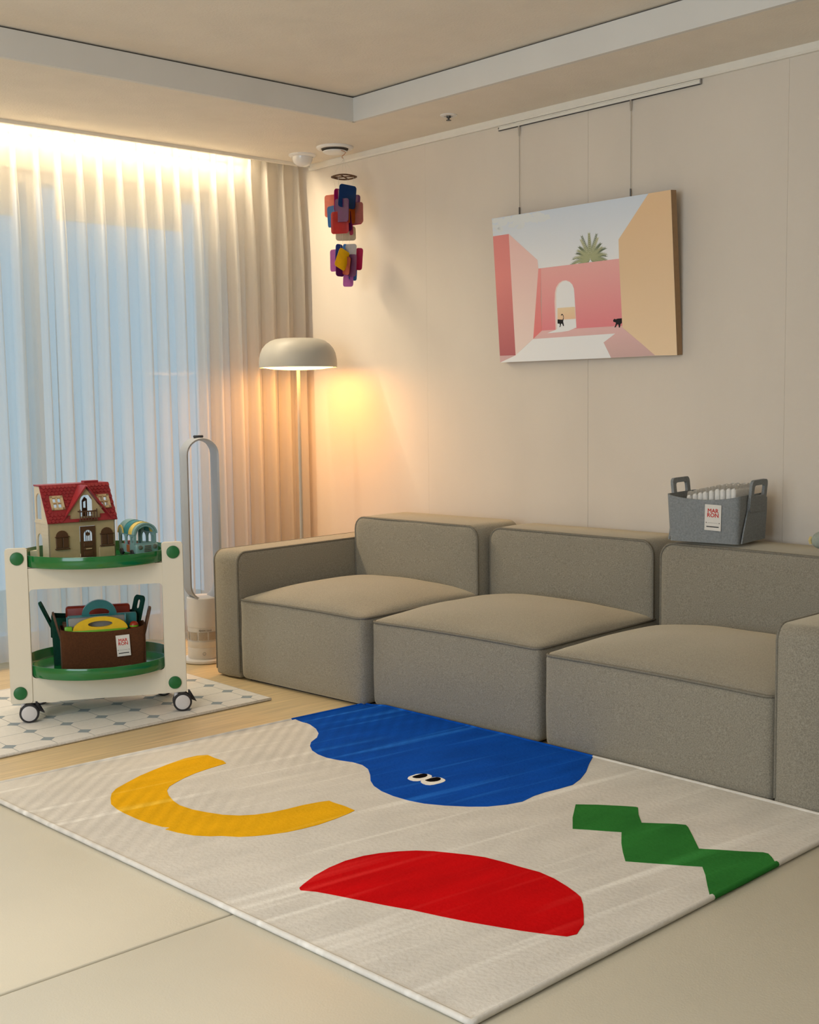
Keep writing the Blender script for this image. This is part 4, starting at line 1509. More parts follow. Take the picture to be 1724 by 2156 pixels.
# ---------------------------------------------------------------- felt baskets
M['f_brown'] = pbr('brown felt', (0.090, 0.034, 0.013), 0.9, 0.15, 180, 0.4, 400, spec=0.2)
M['f_leather'] = pbr('brown leather strap', (0.10, 0.045, 0.022), 0.55, 0.2, 60)
M['f_green'] = pbr('dark green felt', (0.006, 0.062, 0.045), 0.9, 0.15, 180, 0.4, 400, spec=0.2)
M['f_grey'] = pbr('grey felt', (0.255, 0.275, 0.285), 0.93, 0.14, 160, 0.5, 380, spec=0.2)
M['tag'] = pbr('white paper tag', (0.74, 0.71, 0.66), 0.6, 0.02, 40)
M['tagred'] = pbr('red print', (0.55, 0.03, 0.02), 0.6, 0.02, 40)
M['tagblk'] = pbr('black print', (0.03, 0.03, 0.03), 0.6, 0.02, 40)


def felt_box(bm, w, d, h, th, flare, sag, r=0.012, end_lift=0.0):
    """open felt box: outer wall, rim, inner wall, floor; rim sags on the long sides"""
    base = rrect(0, w, 0, d, r, 4)
    dense = []
    for a, b in zip(base, base[1:] + base[:1]):
        n = 10 if math.hypot(a[0] - b[0], a[1] - b[1]) > 0.05 else 1
        for k in range(n):
            dense.append((a[0] + (b[0] - a[0]) * k / n, a[1] + (b[1] - a[1]) * k / n))

    def row(z, off, top=False):
        vs = []
        for x, y in dense:
            cx, cy = x - w / 2, y - d / 2
            l = 1 + (flare * z / h - off) / (min(w, d) / 2)
            zz = z
            fx = 1 - (cx / (w / 2)) ** 2
            if top:
                zz = z - sag * max(0, fx) + end_lift * (1 - max(0, fx)) ** 4
            bl = 0.004 * max(0, fx) * math.sin(min(1, z / h) * PI) * (1 if cy > 0 else -1) if abs(cy) > d / 2 - r else 0
            vs.append(bm.verts.new((w / 2 + cx + (l - 1) * (min(w, d) / 2) * (1 if cx > 0 else -1) * min(1, abs(cx) / (w / 2 - r)),
                                    d / 2 + cy * l + bl, zz)))
        return vs
    rows = [row(0, 0)] + [row(h * k / 5, 0, k == 5) for k in range(1, 6)] + [row(h, th, True)] + [row(h * k / 5, th) for k in (4, 2)] + [row(0.006, th)]
    n = len(dense)
    for a, b in zip(rows, rows[1:]):
        for k in range(n):
            bm.faces.new((a[k], a[(k + 1) % n], b[(k + 1) % n], b[k]))
    f1 = bm.faces.new(rows[0][::-1])
    f2 = bm.faces.new(rows[-1])


def strap_handle(bm, wd, ht, th, hole, matrix):
    holed(bm, rrect(-wd / 2, wd / 2, 0, ht, 0.018, 5), [rrect(-hole[0] / 2, hole[0] / 2, hole[1], hole[2], 0.009, 4)],
          lambda a, b, tt: matrix @ Vector((tt, a, b)), -th / 2, th / 2)


def paper_tag(parent, M4, w, h):
    """white tag lettered MAR / RON, with bars below; M4 maps tag x,y (z out) into the parent"""
    bm = bmesh.new()
    prism(bm, [(-w / 2, -h / 2), (w / 2, -h / 2), (w / 2, h / 2), (-w / 2, h / 2)], lambda a, b, tt: M4 @ Vector((a, b, tt)), 0.0, 0.0012)
    tg = finish(bm, 'paper_tag', M['tag'], parent, smooth=False)
    tg['label'] = 'white tag reading MAR RON in red'
    lt = text_mesh('lettering', 'MAR\nRON', w * 0.33, M['tagred'], tg, M4 @ Matrix.Translation((0, h * 0.17, 0.0014)), 0, 0.0002)
    bt = bmesh.new()                                    # thicken the strokes: a few slightly shifted copies
    for dx, dy in ((0, 0), (0.010, 0), (-0.010, 0), (0, 0.008), (0, -0.008)):
        q = bmesh.new()
        q.from_mesh(lt.data)
        merge(bt, q, 0, Matrix.Translation((dx * w, dy * w, (dx + dy) * 0.002)))
    bt.to_mesh(lt.data)
    bt.free()
    bm = bmesh.new()
    for x0, x1, y0, y1 in ((-w * .38, w * .38, -h * .375, -h * .335),):
        prism(bm, [(x0, y0), (x1, y0), (x1, y1), (x0, y1)], lambda a, b, tt: M4 @ Vector((a, b, tt)), 0.0012, 0.0016)
    for s in (-1, 1):
        prism(bm, [(s * w * .42, -h * .18), (s * w * .42, -h * .23), (s * w * .35, -h * .205)], lambda a, b, tt: M4 @ Vector((a, b, tt)), 0.0012, 0.0016)
    prism(bm, [(-w * .3, -h * .208), (w * .3, -h * .208), (w * .3, -h * .202), (-w * .3, -h * .202)], lambda a, b, tt: M4 @ Vector((a, b, tt)), 0.0012, 0.0015)
    finish(bm, 'printed_bars', M['tagblk'], tg, smooth=False)


FACE = Matrix(((1, 0, 0, 0), (0, 0, -1, 0), (0, 1, 0, 0), (0, 0, 0, 1)))   # tag plane: x right, y up, out towards -y

LT = 0.1785      # lower tray floor
bk = thing('felt_basket', 'brown felt basket with a white tag on the lower tray, holding toy cases', 'basket', tp(0.180, 0.022, LT), TR + math.radians(2), )
bm = bmesh.new()
felt_box(bm, 0.298, 0.105, 0.150, 0.004, 0.003, 0.010, 0.014, end_lift=0.006)
finish(bm, 'body', M['f_brown'], bk, angle=50)
for x, s in ((0.002, -1), (0.296, 1)):
    bm = bmesh.new()
    mt_ = Matrix.Translation((x, 0.052, 0.105)) @ Matrix.Rotation(s * math.radians(14), 4, 'Y')
    strap_handle(bm, 0.055, 0.112, 0.007, (0.030, 0.072, 0.098), mt_)
    finish(bm, 'handle', M['f_leather'], bk, angle=40)
for x in (-0.0015, 0.2955):
    bm = bmesh.new()
    bbox_(bm, x - 0.001, x + 0.005, 0.006, 0.10, 0.004, 0.135, 0.002, 1)
    finish(bm, 'end_seam', M['f_leather'], bk)
paper_tag(bk, Matrix.Translation((0.218, -0.0085, 0.085)) @ Matrix.Rotation(math.radians(-3), 4, 'Y') @ FACE, 0.049, 0.078)

gk = thing('felt_basket', 'dark green felt basket standing behind the brown basket on the lower tray', 'basket', tp(0.148, 0.152, LT), TR + math.radians(-1))
bm = bmesh.new()
felt_box(bm, 0.300, 0.105, 0.178, 0.004, 0.004, 0.004, 0.014, end_lift=0.004)
finish(bm, 'body', M['f_green'], gk, angle=50)
for x, s, tl, yw in ((0.0, -1, 24, 0), (0.298, 1, 16, 34)):
    bm = bmesh.new()
    mt_ = Matrix.Translation((x, 0.052, 0.130)) @ Matrix.Rotation(math.radians(yw) * s, 4, 'Z') @ Matrix.Rotation(s * math.radians(tl), 4, 'Y')
    strap_handle(bm, 0.060, 0.112, 0.009, (0.024, 0.060, 0.096), mt_)
    finish(bm, 'handle', M['f_green'], gk, angle=40)
bm = bmesh.new()
bbox_(bm, -0.008, 0.0, 0.02, 0.085, 0.10, 0.160, 0.003, 1)
finish(bm, 'handle_patch', M['f_green'], gk)

# toy cases standing in the brown basket (coordinates of the basket)
M['t_yellow'] = pbr('yellow toy plastic', (0.72, 0.47, 0.012), 0.3, 0.05, 60)
M['t_lime'] = pbr('lime toy plastic', (0.16, 0.42, 0.02), 0.35, 0.05, 60)
M['t_grey'] = pbr('grey board', (0.22, 0.22, 0.215), 0.45, 0.05, 60)
M['t_teal'] = pbr('teal toy plastic', (0.012, 0.155, 0.17), 0.3, 0.05, 60)
M['t_red'] = pbr('red toy plastic', (0.36, 0.030, 0.012), 0.35, 0.06, 60)


def in_basket(u, v, z=0.0):
    return bk.matrix_basis @ Vector((u, v, z))


bpy.context.view_layer.update()


def half_ellipse(cx, z, a, b, seg=16):
    return [(cx + a * math.cos(PI * k / seg), z + b * math.sin(PI * k / seg)) for k in range(seg + 1)]


def ellipse(cx, z, a, b, seg=16):
    return [(cx + a * math.cos(2 * PI * k / seg), z + b * math.sin(2 * PI * k / seg)) for k in range(seg)]


def handled_case(name, label, loc, rot, w, h, th, mbody, mhandle, ha, hb, hole, hx=0.0):
    t = thing(name, label, 'toy', loc, rot)
    bm = bmesh.new()
    bbox_(bm, -w / 2, w / 2, -th / 2, th / 2, 0.0, h, 0.006, 2)
    finish(bm, 'body', mbody, t)
    bm = bmesh.new()
    holed(bm, half_ellipse(hx, h - 0.004, ha, hb), [ellipse(hx, h + hole[2], hole[0], hole[1])], fxz(0), -th / 2 + 0.001, th / 2 - 0.001)
    bmesh.ops.remove_doubles(bm, verts=bm.verts[:], dist=1e-5)
    finish(bm, 'handle', mhandle, t, angle=40)
    return t


yc = handled_case('toy_case', 'lime green toy board with a yellow arched handle in the brown basket', in_basket(0.135, 0.020, 0.007), TR + math.radians(4), 0.20, 0.142, 0.015,
                  M['t_lime'], M['t_yellow'], 0.098, 0.048, (0.044, 0.0115, 0.017), 0.005)
bm = bmesh.new()
bbox_(bm, -0.122, -0.094, -0.009, 0.009, 0.125, 0.156, 0.005, 2)
finish(bm, 'latch', M['t_lime'], yc)
t = thing('drawing_board', 'grey board standing in the brown basket behind the yellow handle', 'board', in_basket(0.128, 0.045, 0.007), TR + math.radians(5))
bm = bmesh.new()
bbox_(bm, -0.103, 0.103, -0.008, 0.008, 0, 0.182, 0.005, 2)
finish(bm, 'panel', M['t_grey'], t)
for x0 in (-0.107, 0.101):
    bm = bmesh.new()
    bbox_(bm, x0, x0 + 0.006, -0.010, 0.010, 0, 0.186, 0.003, 2)
    finish(bm, 'edge_rail', M['t_teal'], t)
handled_case('toy_case', 'teal toy case with round arched handle, topmost in the baskets', in_basket(0.150, 0.072, 0.007), TR + math.radians(3), 0.250, 0.186, 0.020,
             M['t_teal'], M['t_teal'], 0.063, 0.058, (0.037, 0.017, 0.006), -0.010)
t = thing('storage_case', 'red plastic case standing in the green basket behind the teal handle', 'toy', gk.matrix_basis @ Vector((0.165, 0.050, 0.007)), TR)
bm = bmesh.new()
bbox_(bm, -0.118, 0.118, -0.016, 0.016, 0, 0.205, 0.010, 3)
finish(bm, 'body', M['t_red'], t)
bm = bmesh.new()
bbox_(bm, -0.112, 0.112, -0.018, 0.018, 0.150, 0.155, 0.001, 1)
finish(bm, 'lid_seam', M['dark'], t)
t = thing('toy_ball', 'small red ball toy at the right end of the brown basket', 'toy', in_basket(0.262, 0.040, 0.148))
bm = bmesh.new()
lathe(bm, [(0, -0.017)] + [(0.017 * math.cos(a), 0.017 * math.sin(a)) for a in [(-75 + 15 * k) * PI / 180 for k in range(11)]] + [(0, 0.017)], 20)
finish(bm, 'ball', M['t_red'], t)
bm = bmesh.new()
lathe(bm, [(0.0172, -0.003), (0.0176, 0), (0.0172, 0.003)], 20)
finish(bm, 'band', M['t_lime'], t)
t = thing('crumpled_pouch', 'crumpled brown paper pouch at the left end of the brown basket', 'pouch', in_basket(0.026, 0.055, 0.09))
bm = bmesh.new()
lathe(bm, [(0, 0), (0.016, 0.0), (0.020, 0.03), (0.017, 0.06), (0.020, 0.082), (0.012, 0.078), (0, 0.06)], 16)
for v in bm.verts:
    v.co += 0.006 * noise.noise_vector(v.co * 60)
finish(bm, 'pouch', M['f_leather'], t, angle=30)

# ---------------------------------------------------------------- grey basket with nappies on the sofa back
GR = math.atan2(-0.2550, 0.042)
gb = thing('felt_basket', 'grey felt basket with a white tag on the sofa back, full of white nappies', 'basket', (-0.352, -2.462, 0.6385), GR)
GW, GD, GHH = 0.256, 0.235, 0.163
bm = bmesh.new()
felt_box(bm, GW, GD, GHH, 0.005, 0.008, 0.013, 0.016, end_lift=0.003)
finish(bm, 'body', M['f_grey'], gb, angle=50)
for x, s in ((-0.006, -1), (GW + 0.006, 1)):
    bm = bmesh.new()
    prism(bm, [(0.015, 0.002), (0.215, 0.002), (0.222, 0.11), (0.220, 0.150), (0.060, 0.150), (0.060, 0.118), (0.045, 0.085), (0.028, 0.04)],
          lambda a, b, tt: Vector((x + s * (tt + 0.004 * b / 0.15), a, b)), -0.001, 0.004)
    finish(bm, 'end_flap', M['f_grey'], gb, angle=40)
    bm = bmesh.new()
    mt_ = Matrix.Translation((x + s * 0.004, GD * 0.55, 0.105)) @ Matrix.Rotation(s * math.radians(6), 4, 'Y')
    strap_handle(bm, 0.135, 0.112, 0.010, (0.088, 0.056, 0.094), mt_)
    finish(bm, 'handle', M['f_grey'], gb, angle=40)
paper_tag(gb, Matrix.Translation((0.170, -0.0095, 0.090)) @ Matrix.Rotation(math.radians(2), 4, 'Y') @ Matrix.Rotation(math.radians(2), 4, 'X') @ FACE, 0.060, 0.090)
M['nappy'] = pbr('white nappy fleece', (0.82, 0.80, 0.76), 0.9, 0.04, 90, 0.3, 300)
first = None
NAP = ['leftmost', 'second from the left', 'third from the left', 'fourth from the left', 'in the middle', 'fourth from the right', 'third from the right',
       'second from the right', 'rightmost']
for k in range(9):
    px = 0.056 + k * 0.0207
    lf = 0.0050 * k - 0.004 * max(0, k - 5)
    lab = 'white folded nappy with a ruffled top, %s in the grey basket\'s row' % NAP[k]
    loc = gb.matrix_basis @ Vector((px, GD * 0.52, 0.008 + lf))
    if first is None:
        first = thing('folded_nappy', lab, 'nappy', loc, GR, 'nappies in the grey basket')
        bm = bmesh.new()
        bbox_(bm, -0.0092, 0.0092, -0.085, 0.075, 0, 0.152, 0.008, 3)
        finish(bm, 'pad', M['nappy'], first)
        bm = bmesh.new()
        n = 26
        for s in (-1, 1):
            lo, hi = [], []
            for j in range(n + 1):
                y = -0.083 + 0.156 * j / n
                wv = 0.0035 * math.sin(j * 1.7) + 0.002 * math.sin(j * 2.9 + 1)
                lo.append(bm.verts.new((s * 0.0062, y, 0.146)))
                hi.append(bm.verts.new((s * 0.0062 + wv, y, 0.163 + 0.003 * math.sin(j * 2.3 + s))))
            for j in range(n):
                bm.faces.new((lo[j], lo[j + 1], hi[j + 1], hi[j]))
        finish(bm, 'ruffle', M['nappy'], first)
        cur = first
    else:
        cur = copy_thing(first)
        cur.location = loc
        cur['label'] = lab
    cur.rotation_euler = (random.uniform(-.02, .02), random.uniform(-.01, .01), GR + random.uniform(-.012, .012))

# ---------------------------------------------------------------- small knitted ball at the frame edge, on the sofa back
M['sage'] = pbr('sage knit', (0.33, 0.37, 0.32), 0.9, 0.1, 120, 0.4, 250)
M['paleyel'] = pbr('pale yellow knit', (0.62, 0.50, 0.22), 0.9, 0.1, 120)
t = thing('ribbed_ball', 'small sage green ribbed soft ball on the sofa back at the right frame edge', 'toy', (-0.262, -2.995, 0.672))
bm = bmesh.new()
R0 = 0.028
segs = 32
prof = [(math.radians(-90 + 12 * k)) for k in range(16)]
rows = []
for a in prof:
    rows.append([bm.verts.new(((R0 * math.cos(a) * (1 + 0.05 * math.cos(8 * 2 * PI * k / segs))) * math.cos(2 * PI * k / segs),
                               (R0 * math.cos(a) * (1 + 0.05 * math.cos(8 * 2 * PI * k / segs))) * math.sin(2 * PI * k / segs), R0 * math.sin(a))) for k in range(segs)])
for a, b in zip(rows, rows[1:]):
    for k in range(segs):
        bm.faces.new((a[k], a[(k + 1) % segs], b[(k + 1) % segs], b[k]))
bmesh.ops.remove_doubles(bm, verts=bm.verts[:], dist=1e-5)
finish(bm, 'ball', M['sage'], t)
bm = bmesh.new()
tube(bm, [(-0.012, 0.026, 0.010), (-0.016, 0.029, 0.0), (-0.012, 0.027, -0.012)], 0.006, 8)
finish(bm, 'tab', M['paleyel'], t)

# ---------------------------------------------------------------- canvas picture on the right wall
ART= {'sky':[(-0.0,1.0),(0.8899,0.9997),(0.7266,0.7458),(0.7244,0.6262),(0.2694,0.6225),(0.2667,0.6803),(0.1006,0.8791),(0.0007,0.8789)],
    'left_dark':[(0.0007,0.8789),(0.1006,0.8791),(0.1006,0.0457),(-0.0018,0.0475)],
    'left_light':[(0.1006,0.8791),(0.2667,0.6803),(0.2694,0.6225),(0.2153,0.1517),(0.1573,0.0996),(0.1006,0.0457)],
    'back_side':[(0.2694,0.6225),(0.2853,0.622),(0.2732,0.3998),(0.271,0.2047),(0.2153,0.1517)],
    'back':[(0.2838,0.6222),(0.7244,0.6262),(0.727,0.2022),(0.271,0.2047)],
    'right':[(0.8899,0.9997),(1.0,1.0),(1.0,0.0),(0.8901,0.0044),(0.8213,0.0843),(0.7266,0.1907),(0.7244,0.6262),(0.7266,0.7458)],
    'floor_light':[(-0.0,0.0),(0.1006,0.0457),(0.2153,0.1517),(0.6866,0.1556),(0.621,0.1023),(0.6582,0.0004)],
    'floor_shadow':[(0.2153,0.1517),(0.271,0.2047),(0.727,0.2022),(0.7265,0.1892),(0.8213,0.0843),(0.8901,0.0044),(0.6582,0.0004),(0.621,0.1023),(0.6866,0.1556)],
    'floor_corner':[(-0.0018,0.0475),(0.1006,0.0457),(-0.0,0.0)],
    'arch':[(0.3529,0.2021),(0.3548,0.3911),(0.3602,0.4548),(0.3685,0.4859),(0.3851,0.5118),(0.4067,0.5251),(0.4277,0.5264),(0.4481,0.5144),(0.4626,0.4944),(0.4704,0.4658),(0.472,0.4182),(0.4736,0.2081)],
    'arch_in':[(0.3621,0.2013),(0.3647,0.3901),(0.3669,0.446),(0.3739,0.4788),(0.3891,0.5058),(0.4079,0.5194),(0.4275,0.5217),(0.448,0.5112),(0.4625,0.492),(0.4704,0.4658),(0.472,0.4182),(0.4736,0.2081)],
    'arch_low':[(0.3694,0.3478),(0.4707,0.3471),(0.4718,0.2678),(0.3663,0.2694)],
    'arch_floor':[(0.3656,0.2695),(0.4732,0.2676),(0.4737,0.2105),(0.4286,0.1919),(0.3864,0.1873),(0.3006,0.1844),(0.3544,0.2044),(0.3631,0.2069)],
    'cat1':[(0.3671,0.2725),(0.3966,0.2683),(0.4014,0.2822),(0.3991,0.2968),(0.3929,0.3006),(0.3906,0.2944),(0.3879,0.2979),(0.391,0.3056),(0.3981,0.3065),(0.4026,0.2965),(0.4042,0.282),(0.3996,0.2544),(0.4034,0.226),(0.3984,0.2248),(0.3921,0.243),(0.3871,0.2418),(0.3821,0.2214),(0.3735,0.2205),(0.3795,0.2281),(0.3787,0.2426),(0.366,0.2453)],
    'cat2':[(0.6785,0.2411),(0.6854,0.2505),(0.693,0.2459),(0.7028,0.2496),(0.7261,0.2498),(0.725,0.22),(0.7178,0.2145),(0.7138,0.1918),(0.7073,0.1924),(0.706,0.2117),(0.6983,0.2124),(0.6912,0.1953),(0.6834,0.1944),(0.6883,0.2055),(0.6935,0.2243),(0.6859,0.2288),(0.6795,0.2317)]}
PW, PH, PT = 0.919, 0.611, 0.033
tl = 0.077
pu = Vector((0, -1, 0))
pv_ = Vector((-math.sin(tl), 0, math.cos(tl)))
po = pu.cross(pv_)
PM = Matrix((pu, pv_, po)).transposed().to_4x4()
PM.translation = Vector((-0.0365, -1.349, 1.301))
pic = thing('canvas_picture', 'large canvas print of pink walls, an arch and a palm on the wall', 'picture', (0, 0, 0))
pic.matrix_basis = PM
M['cv_side'] = pbr('canvas side tan', (0.36, 0.225, 0.12), 0.85, 0.05, 60, 0.1, 500)
M['cv_back'] = pbr('canvas edge', (0.62, 0.52, 0.46), 0.85, 0.05, 60)
bm = bmesh.new()
vs, fs = box(bm, 0, PW, 0, PH, -PT, 0)
for f in bm.faces:
    c = f.calc_center_median()
    f.material_index = 1 if c.x > PW - 0.001 else 0
finish(bm, 'stretched_canvas', [M['cv_back'], M['cv_side']], pic, smooth=False)


def art_mat(name, c0, c1, axis=1, a=0.0, b=1.0):
    """flat print: two-tone wash of the artwork across its own surface"""
    mt, n = new_mat(name)
    out = n.nodes.new('ShaderNodeOutputMaterial')
    bs = n.nodes.new('ShaderNodeBsdfPrincipled')
    bs.inputs['Roughness'].default_value = 0.8
    bs.inputs['Specular IOR Level'].default_value = 0.2
    tc = n.nodes.new('ShaderNodeTexCoord')
    sx = n.nodes.new('ShaderNodeSeparateXYZ')
    n.links.new(tc.outputs['Object'], sx.inputs[0])
    mr = n.nodes.new('ShaderNodeMapRange')
    d = PH if axis else PW
    mr.inputs[1].default_value, mr.inputs[2].default_value = a * d, b * d
    n.links.new(sx.outputs[axis], mr.inputs[0])
    x = n.nodes.new('ShaderNodeMix')
    x.data_type = 'RGBA'
    x.inputs[6].default_value, x.inputs[7].default_value = [tuple(min(0.93, v * 1.4) for v in lin(c)[:3]) + (1,) for c in (c0, c1)]
    n.links.new(mr.outputs[0], x.inputs[0])
    n.links.new(x.outputs[2], bs.inputs['Base Color'])
    n.links.new(bs.outputs[0], out.inputs[0])
    return mt


AM = {
    'sky': art_mat('art sky', (216, 216, 214), (186, 194, 204), 1, 0.6, 1.0),
    'left_dark': art_mat('art left wall', (160, 92, 96), (202, 128, 124), 1, 0.0, 0.6),
    'left_light': art_mat('art left wall lit', (238, 194, 186), (232, 178, 172), 1, 0.1, 0.8),
    'back_side': art_mat('art back return', (205, 116, 116), (222, 140, 136), 1, 0.15, 0.6),
    'back': art_mat('art back wall', (206, 124, 130), (226, 158, 154), 1, 0.2, 0.6),
    'right': art_mat('art right wall', (220, 188, 156), (204, 174, 138), 1, 0.05, 0.9),
    'floor_light': art_mat('art floor lit', (230, 222, 216), (236, 230, 224), 1, 0, 0.2),
    'floor_shadow': art_mat('art floor shade', (186, 156, 152), (206, 168, 166), 1, 0, 0.2),
    'floor_corner': art_mat('art floor corner', (190, 158, 158), (190, 158, 158)),
    'arch': art_mat('art arch rim', (238, 190, 184), (240, 196, 190)),
    'arch_in': art_mat('art arch sky', (226, 226, 220), (222, 222, 218), 1, 0.2, 0.5),
    'arch_low': art_mat('art arch wall', (214, 170, 140), (224, 190, 156), 1, 0.22, 0.34),
    'arch_floor': art_mat('art arch floor', (240, 234, 226), (236, 228, 222), 1, 0.18, 0.25),
    'cat1': art_mat('art cat black', (38, 36, 38), (34, 32, 34)),
    'cat2': art_mat('art cat black b', (38, 36, 38), (34, 32, 34)),
    'palm_a': art_mat('art palm dark', (92, 104, 84), (110, 118, 92), 1, 0.6, 0.85),
    'palm_b': art_mat('art palm light', (150, 154, 118), (172, 172, 138), 1, 0.6, 0.85),
    'cloud': art_mat('art cloud', (193, 198, 202), (196, 200, 201), 1, 0.8, 1.0),
}
ORDER = ['sky', 'cloud', 'palm_a', 'palm_b', 'back', 'left_dark', 'left_light', 'back_side', 'floor_shadow', 'floor_light', 'floor_corner',
         'arch', 'arch_in', 'arch_low', 'arch_floor', 'right', 'cat1', 'cat2']
bm = bmesh.new()
rnd = random.Random(11)
polys = []
for k, nme in enumerate(ORDER):
    if nme == 'cloud':
        for _ in range(46):
            cx = rnd.uniform(0.0, 0.34)
            cy = 0.985 - rnd.random() ** 1.5 * 0.10 * (1.15 - cx * 2.4)
            r = rnd.uniform(0.008, 0.024)
            polys.append((k, [(min(1, max(0, cx + r * 1.3 * math.cos(a) * rnd.uniform(.6, 1.2))), min(0.999, cy + r * math.sin(a) * rnd.uniform(.6, 1.2)))
                              for a in [2 * PI * q / 9 for q in range(9)]]))
    elif nme in ('palm_a', 'palm_b'):
        c = (0.569, 0.648)
        for f in range(15 if nme == 'palm_a' else 11):
            ang = math.radians(-25 + 230 * (f + (0 if nme == 'palm_a' else 0.5)) / (14 if nme == 'palm_a' else 11))
            L = (0.098 if abs(math.cos(ang)) > .5 else 0.135) * rnd.uniform(.85, 1.08)
            droop = 0.030 * abs(math.cos(ang))
            asp = PH / PW
            for s in range(13):
                q = 0.02 + 0.98 * s / 12
                bx = c[0] + L * q * math.cos(ang) * 1.0
                by = c[1] + (L * q * math.sin(ang)) * 1.18 - droop * q * q * 1.4
                for side in (-1, 1):
                    la = ang + side * (0.55 - 0.2 * q)
                    ll = 0.034 * (1.1 - 0.55 * q)
                    tx, ty = bx + ll * math.cos(la), by + ll * math.sin(la) * 1.3 - 0.006
                    nx, ny = -math.sin(la) * 0.0026, math.cos(la) * 0.0034
                    polys.append((k, [(bx - nx, by - ny), (tx, ty), (bx + nx, by + ny)]))
    else:
        polys.append((k, ART[nme]))
for i, (k, pl) in enumerate(polys):
    z = 0.00012 + 0.00006 * k + 0.0000002 * (i % 300)
    vs = [bm.verts.new((min(1, max(0, u)) * PW, min(1, max(0, v)) * PH, z)) for u, v in pl]
    try:
        f = bm.faces.new(vs)
        f.material_index = k
    except ValueError:
        pass
bmesh.ops.triangulate(bm, faces=[f for f in bm.faces if len(f.verts) > 4])
for f in bm.faces:
    if f.normal.z < 0:
        f.normal_flip()
me = bpy.data.meshes.new('printed_image')
bm.to_mesh(me)
bm.free()
for nme in ORDER:
    me.materials.append(AM[nme])
o = bpy.data.objects.new('printed_image', me)
C.objects.link(o)
o.parent = pic
# brackets on the back of the canvas for the cords
PU = (0.098, 0.735)
EYE_V = 0.52
for u in PU:
    bm = bmesh.new()
    e = PM.inverted() @ Vector((-0.010, -1.349 - u * PW, (PM @ Vector((0, EYE_V, 0))).z))
    bbox_(bm, u * PW - 0.004, u * PW + 0.004, EYE_V - 0.010, EYE_V + 0.004, e.z - 0.002, -PT + 0.001, 0.001, 1)
    finish(bm, 'hanging_bracket', M['dark'], pic)

# ---------------------------------------------------------------- picture rail and cords
rail = thing('picture_rail', 'slim white picture rail under the ceiling moulding', 'rail', (-0.001, -1.32, 2.292))
bm = bmesh.new()
prism(bm, [(0, 0), (-0.010, 0), (-0.010, 0.004), (-0.006, 0.004), (-0.006, 0.012), (-0.010, 0.013), (-0.010, 0.0165), (0, 0.0165)],
      lambda a, b, tt: Vector((a, tt, b)), -1.020, 0.0)
finish(bm, 'rail', M['trim'], rail, smooth=False)
bm = bmesh.new()
bbox_(bm, -0.012, 0, -1.0245, -1.0203, -0.002, 0.0175, 0.001, 1)
finish(bm, 'end_cap', pbr('grey end cap', (0.35, 0.33, 0.31), 0.5), rail)
bm = bmesh.new()
box(bm, -0.0095, -0.001, -1.02, 0.0, -0.0024, -0.0002)
finish(bm, 'rail_slot', M['dark'], rail, smooth=False)
M['cord'] = pbr('nylon cord', (0.42, 0.38, 0.32), 0.5)
M['metal_d'] = pbr('dark cord clamp', (0.10, 0.095, 0.09), 0.35, metal=0.6)
for k, u in enumerate(PU):
    y = -1.349 - u * PW
    btm = Vector((-0.0090, y, (PM @ Vector((0, EYE_V, 0))).z))
    c = thing('hanging_cord', 'thin cord from the picture rail to the %s end of the canvas picture' % ('left' if k == 0 else 'right'), 'cord', (-0.0075, y, 2.289))
    L = Vector((btm.x + 0.0075, 0, btm.z - 2.289))
    bm = bmesh.new()
    tube(bm, [(0, 0, -0.03), (L.x, 0, L.z)], 0.0011, 6)
    finish(bm, 'cord', M['cord'], c)
    bm = bmesh.new()
    bbox_(bm, -0.004, 0.003, -0.004, 0.004, -0.014, 0.004, 0.001, 1)
    prism(bm, [(-0.004, -0.013), (0.004, -0.013), (0.0012, -0.040), (-0.0012, -0.040)], lambda a, b, tt: Vector((tt, a, b)), -0.003, 0.002)
    finish(bm, 'rail_hook', M['chrome'], c, smooth=False)
    bm = bmesh.new()
    d = L.normalized()
    tube(bm, [d * 0.335, d * 0.395], 0.0030, 8)
    finish(bm, 'cord_clamp', M['metal_d'], c)

# ---------------------------------------------------------------- ceiling fittings
t = thing('motion_sensor', 'white dome motion sensor on the ceiling next to the curtain', 'sensor', (-0.198, -0.185, H1))
bm = bmesh.new()
lathe(bm, [(0, 0.0), (0.066, 0.0), (0.066, -0.006), (0.058, -0.012), (0.052, -0.013)], 40)
finish(bm, 'base_ring', M['white'], t)
bm = bmesh.new()
lathe(bm, [(0.051, -0.012), (0.049, -0.026), (0.041, -0.042), (0.028, -0.053), (0.012, -0.058), (0, -0.059)], 40)
finish(bm, 'dome', pbr('milky dome', (0.74, 0.72, 0.70), 0.12, coat=0.5), t)
t = thing('ceiling_vent', 'round white ceiling vent with a copper hook above the shell mobile', 'vent', (-0.188, -0.425, H1))
bm = bmesh.new()
lathe(bm, [(0.072, -0.004), (0.078, 0.0), (0.088, 0.0), (0.088, -0.003), (0.084, -0.009), (0.074, -0.012), (0.066, -0.010), (0.060, -0.004), (0.060, 0.0)], 48)
finish(bm, 'outer_ring', M['white'], t)
bm = bmesh.new()
lathe(bm, [(0, -0.0005), (0.068, -0.0005), (0.062, -0.014), (0, -0.014)], 40)
finish(bm, 'throat', M['gap'], t)
bm = bmesh.new()
lathe(bm, [(0, -0.016), (0.050, -0.016), (0.0575, -0.020), (0.0565, -0.024), (0.045, -0.030), (0.025, -0.0335), (0, -0.0345)], 44)
finish(bm, 'disc', M['white'], t)
MX, MY = -0.197, -0.500
bm = bmesh.new()
hk = Vector((MX + 0.188, MY + 0.425, 0))
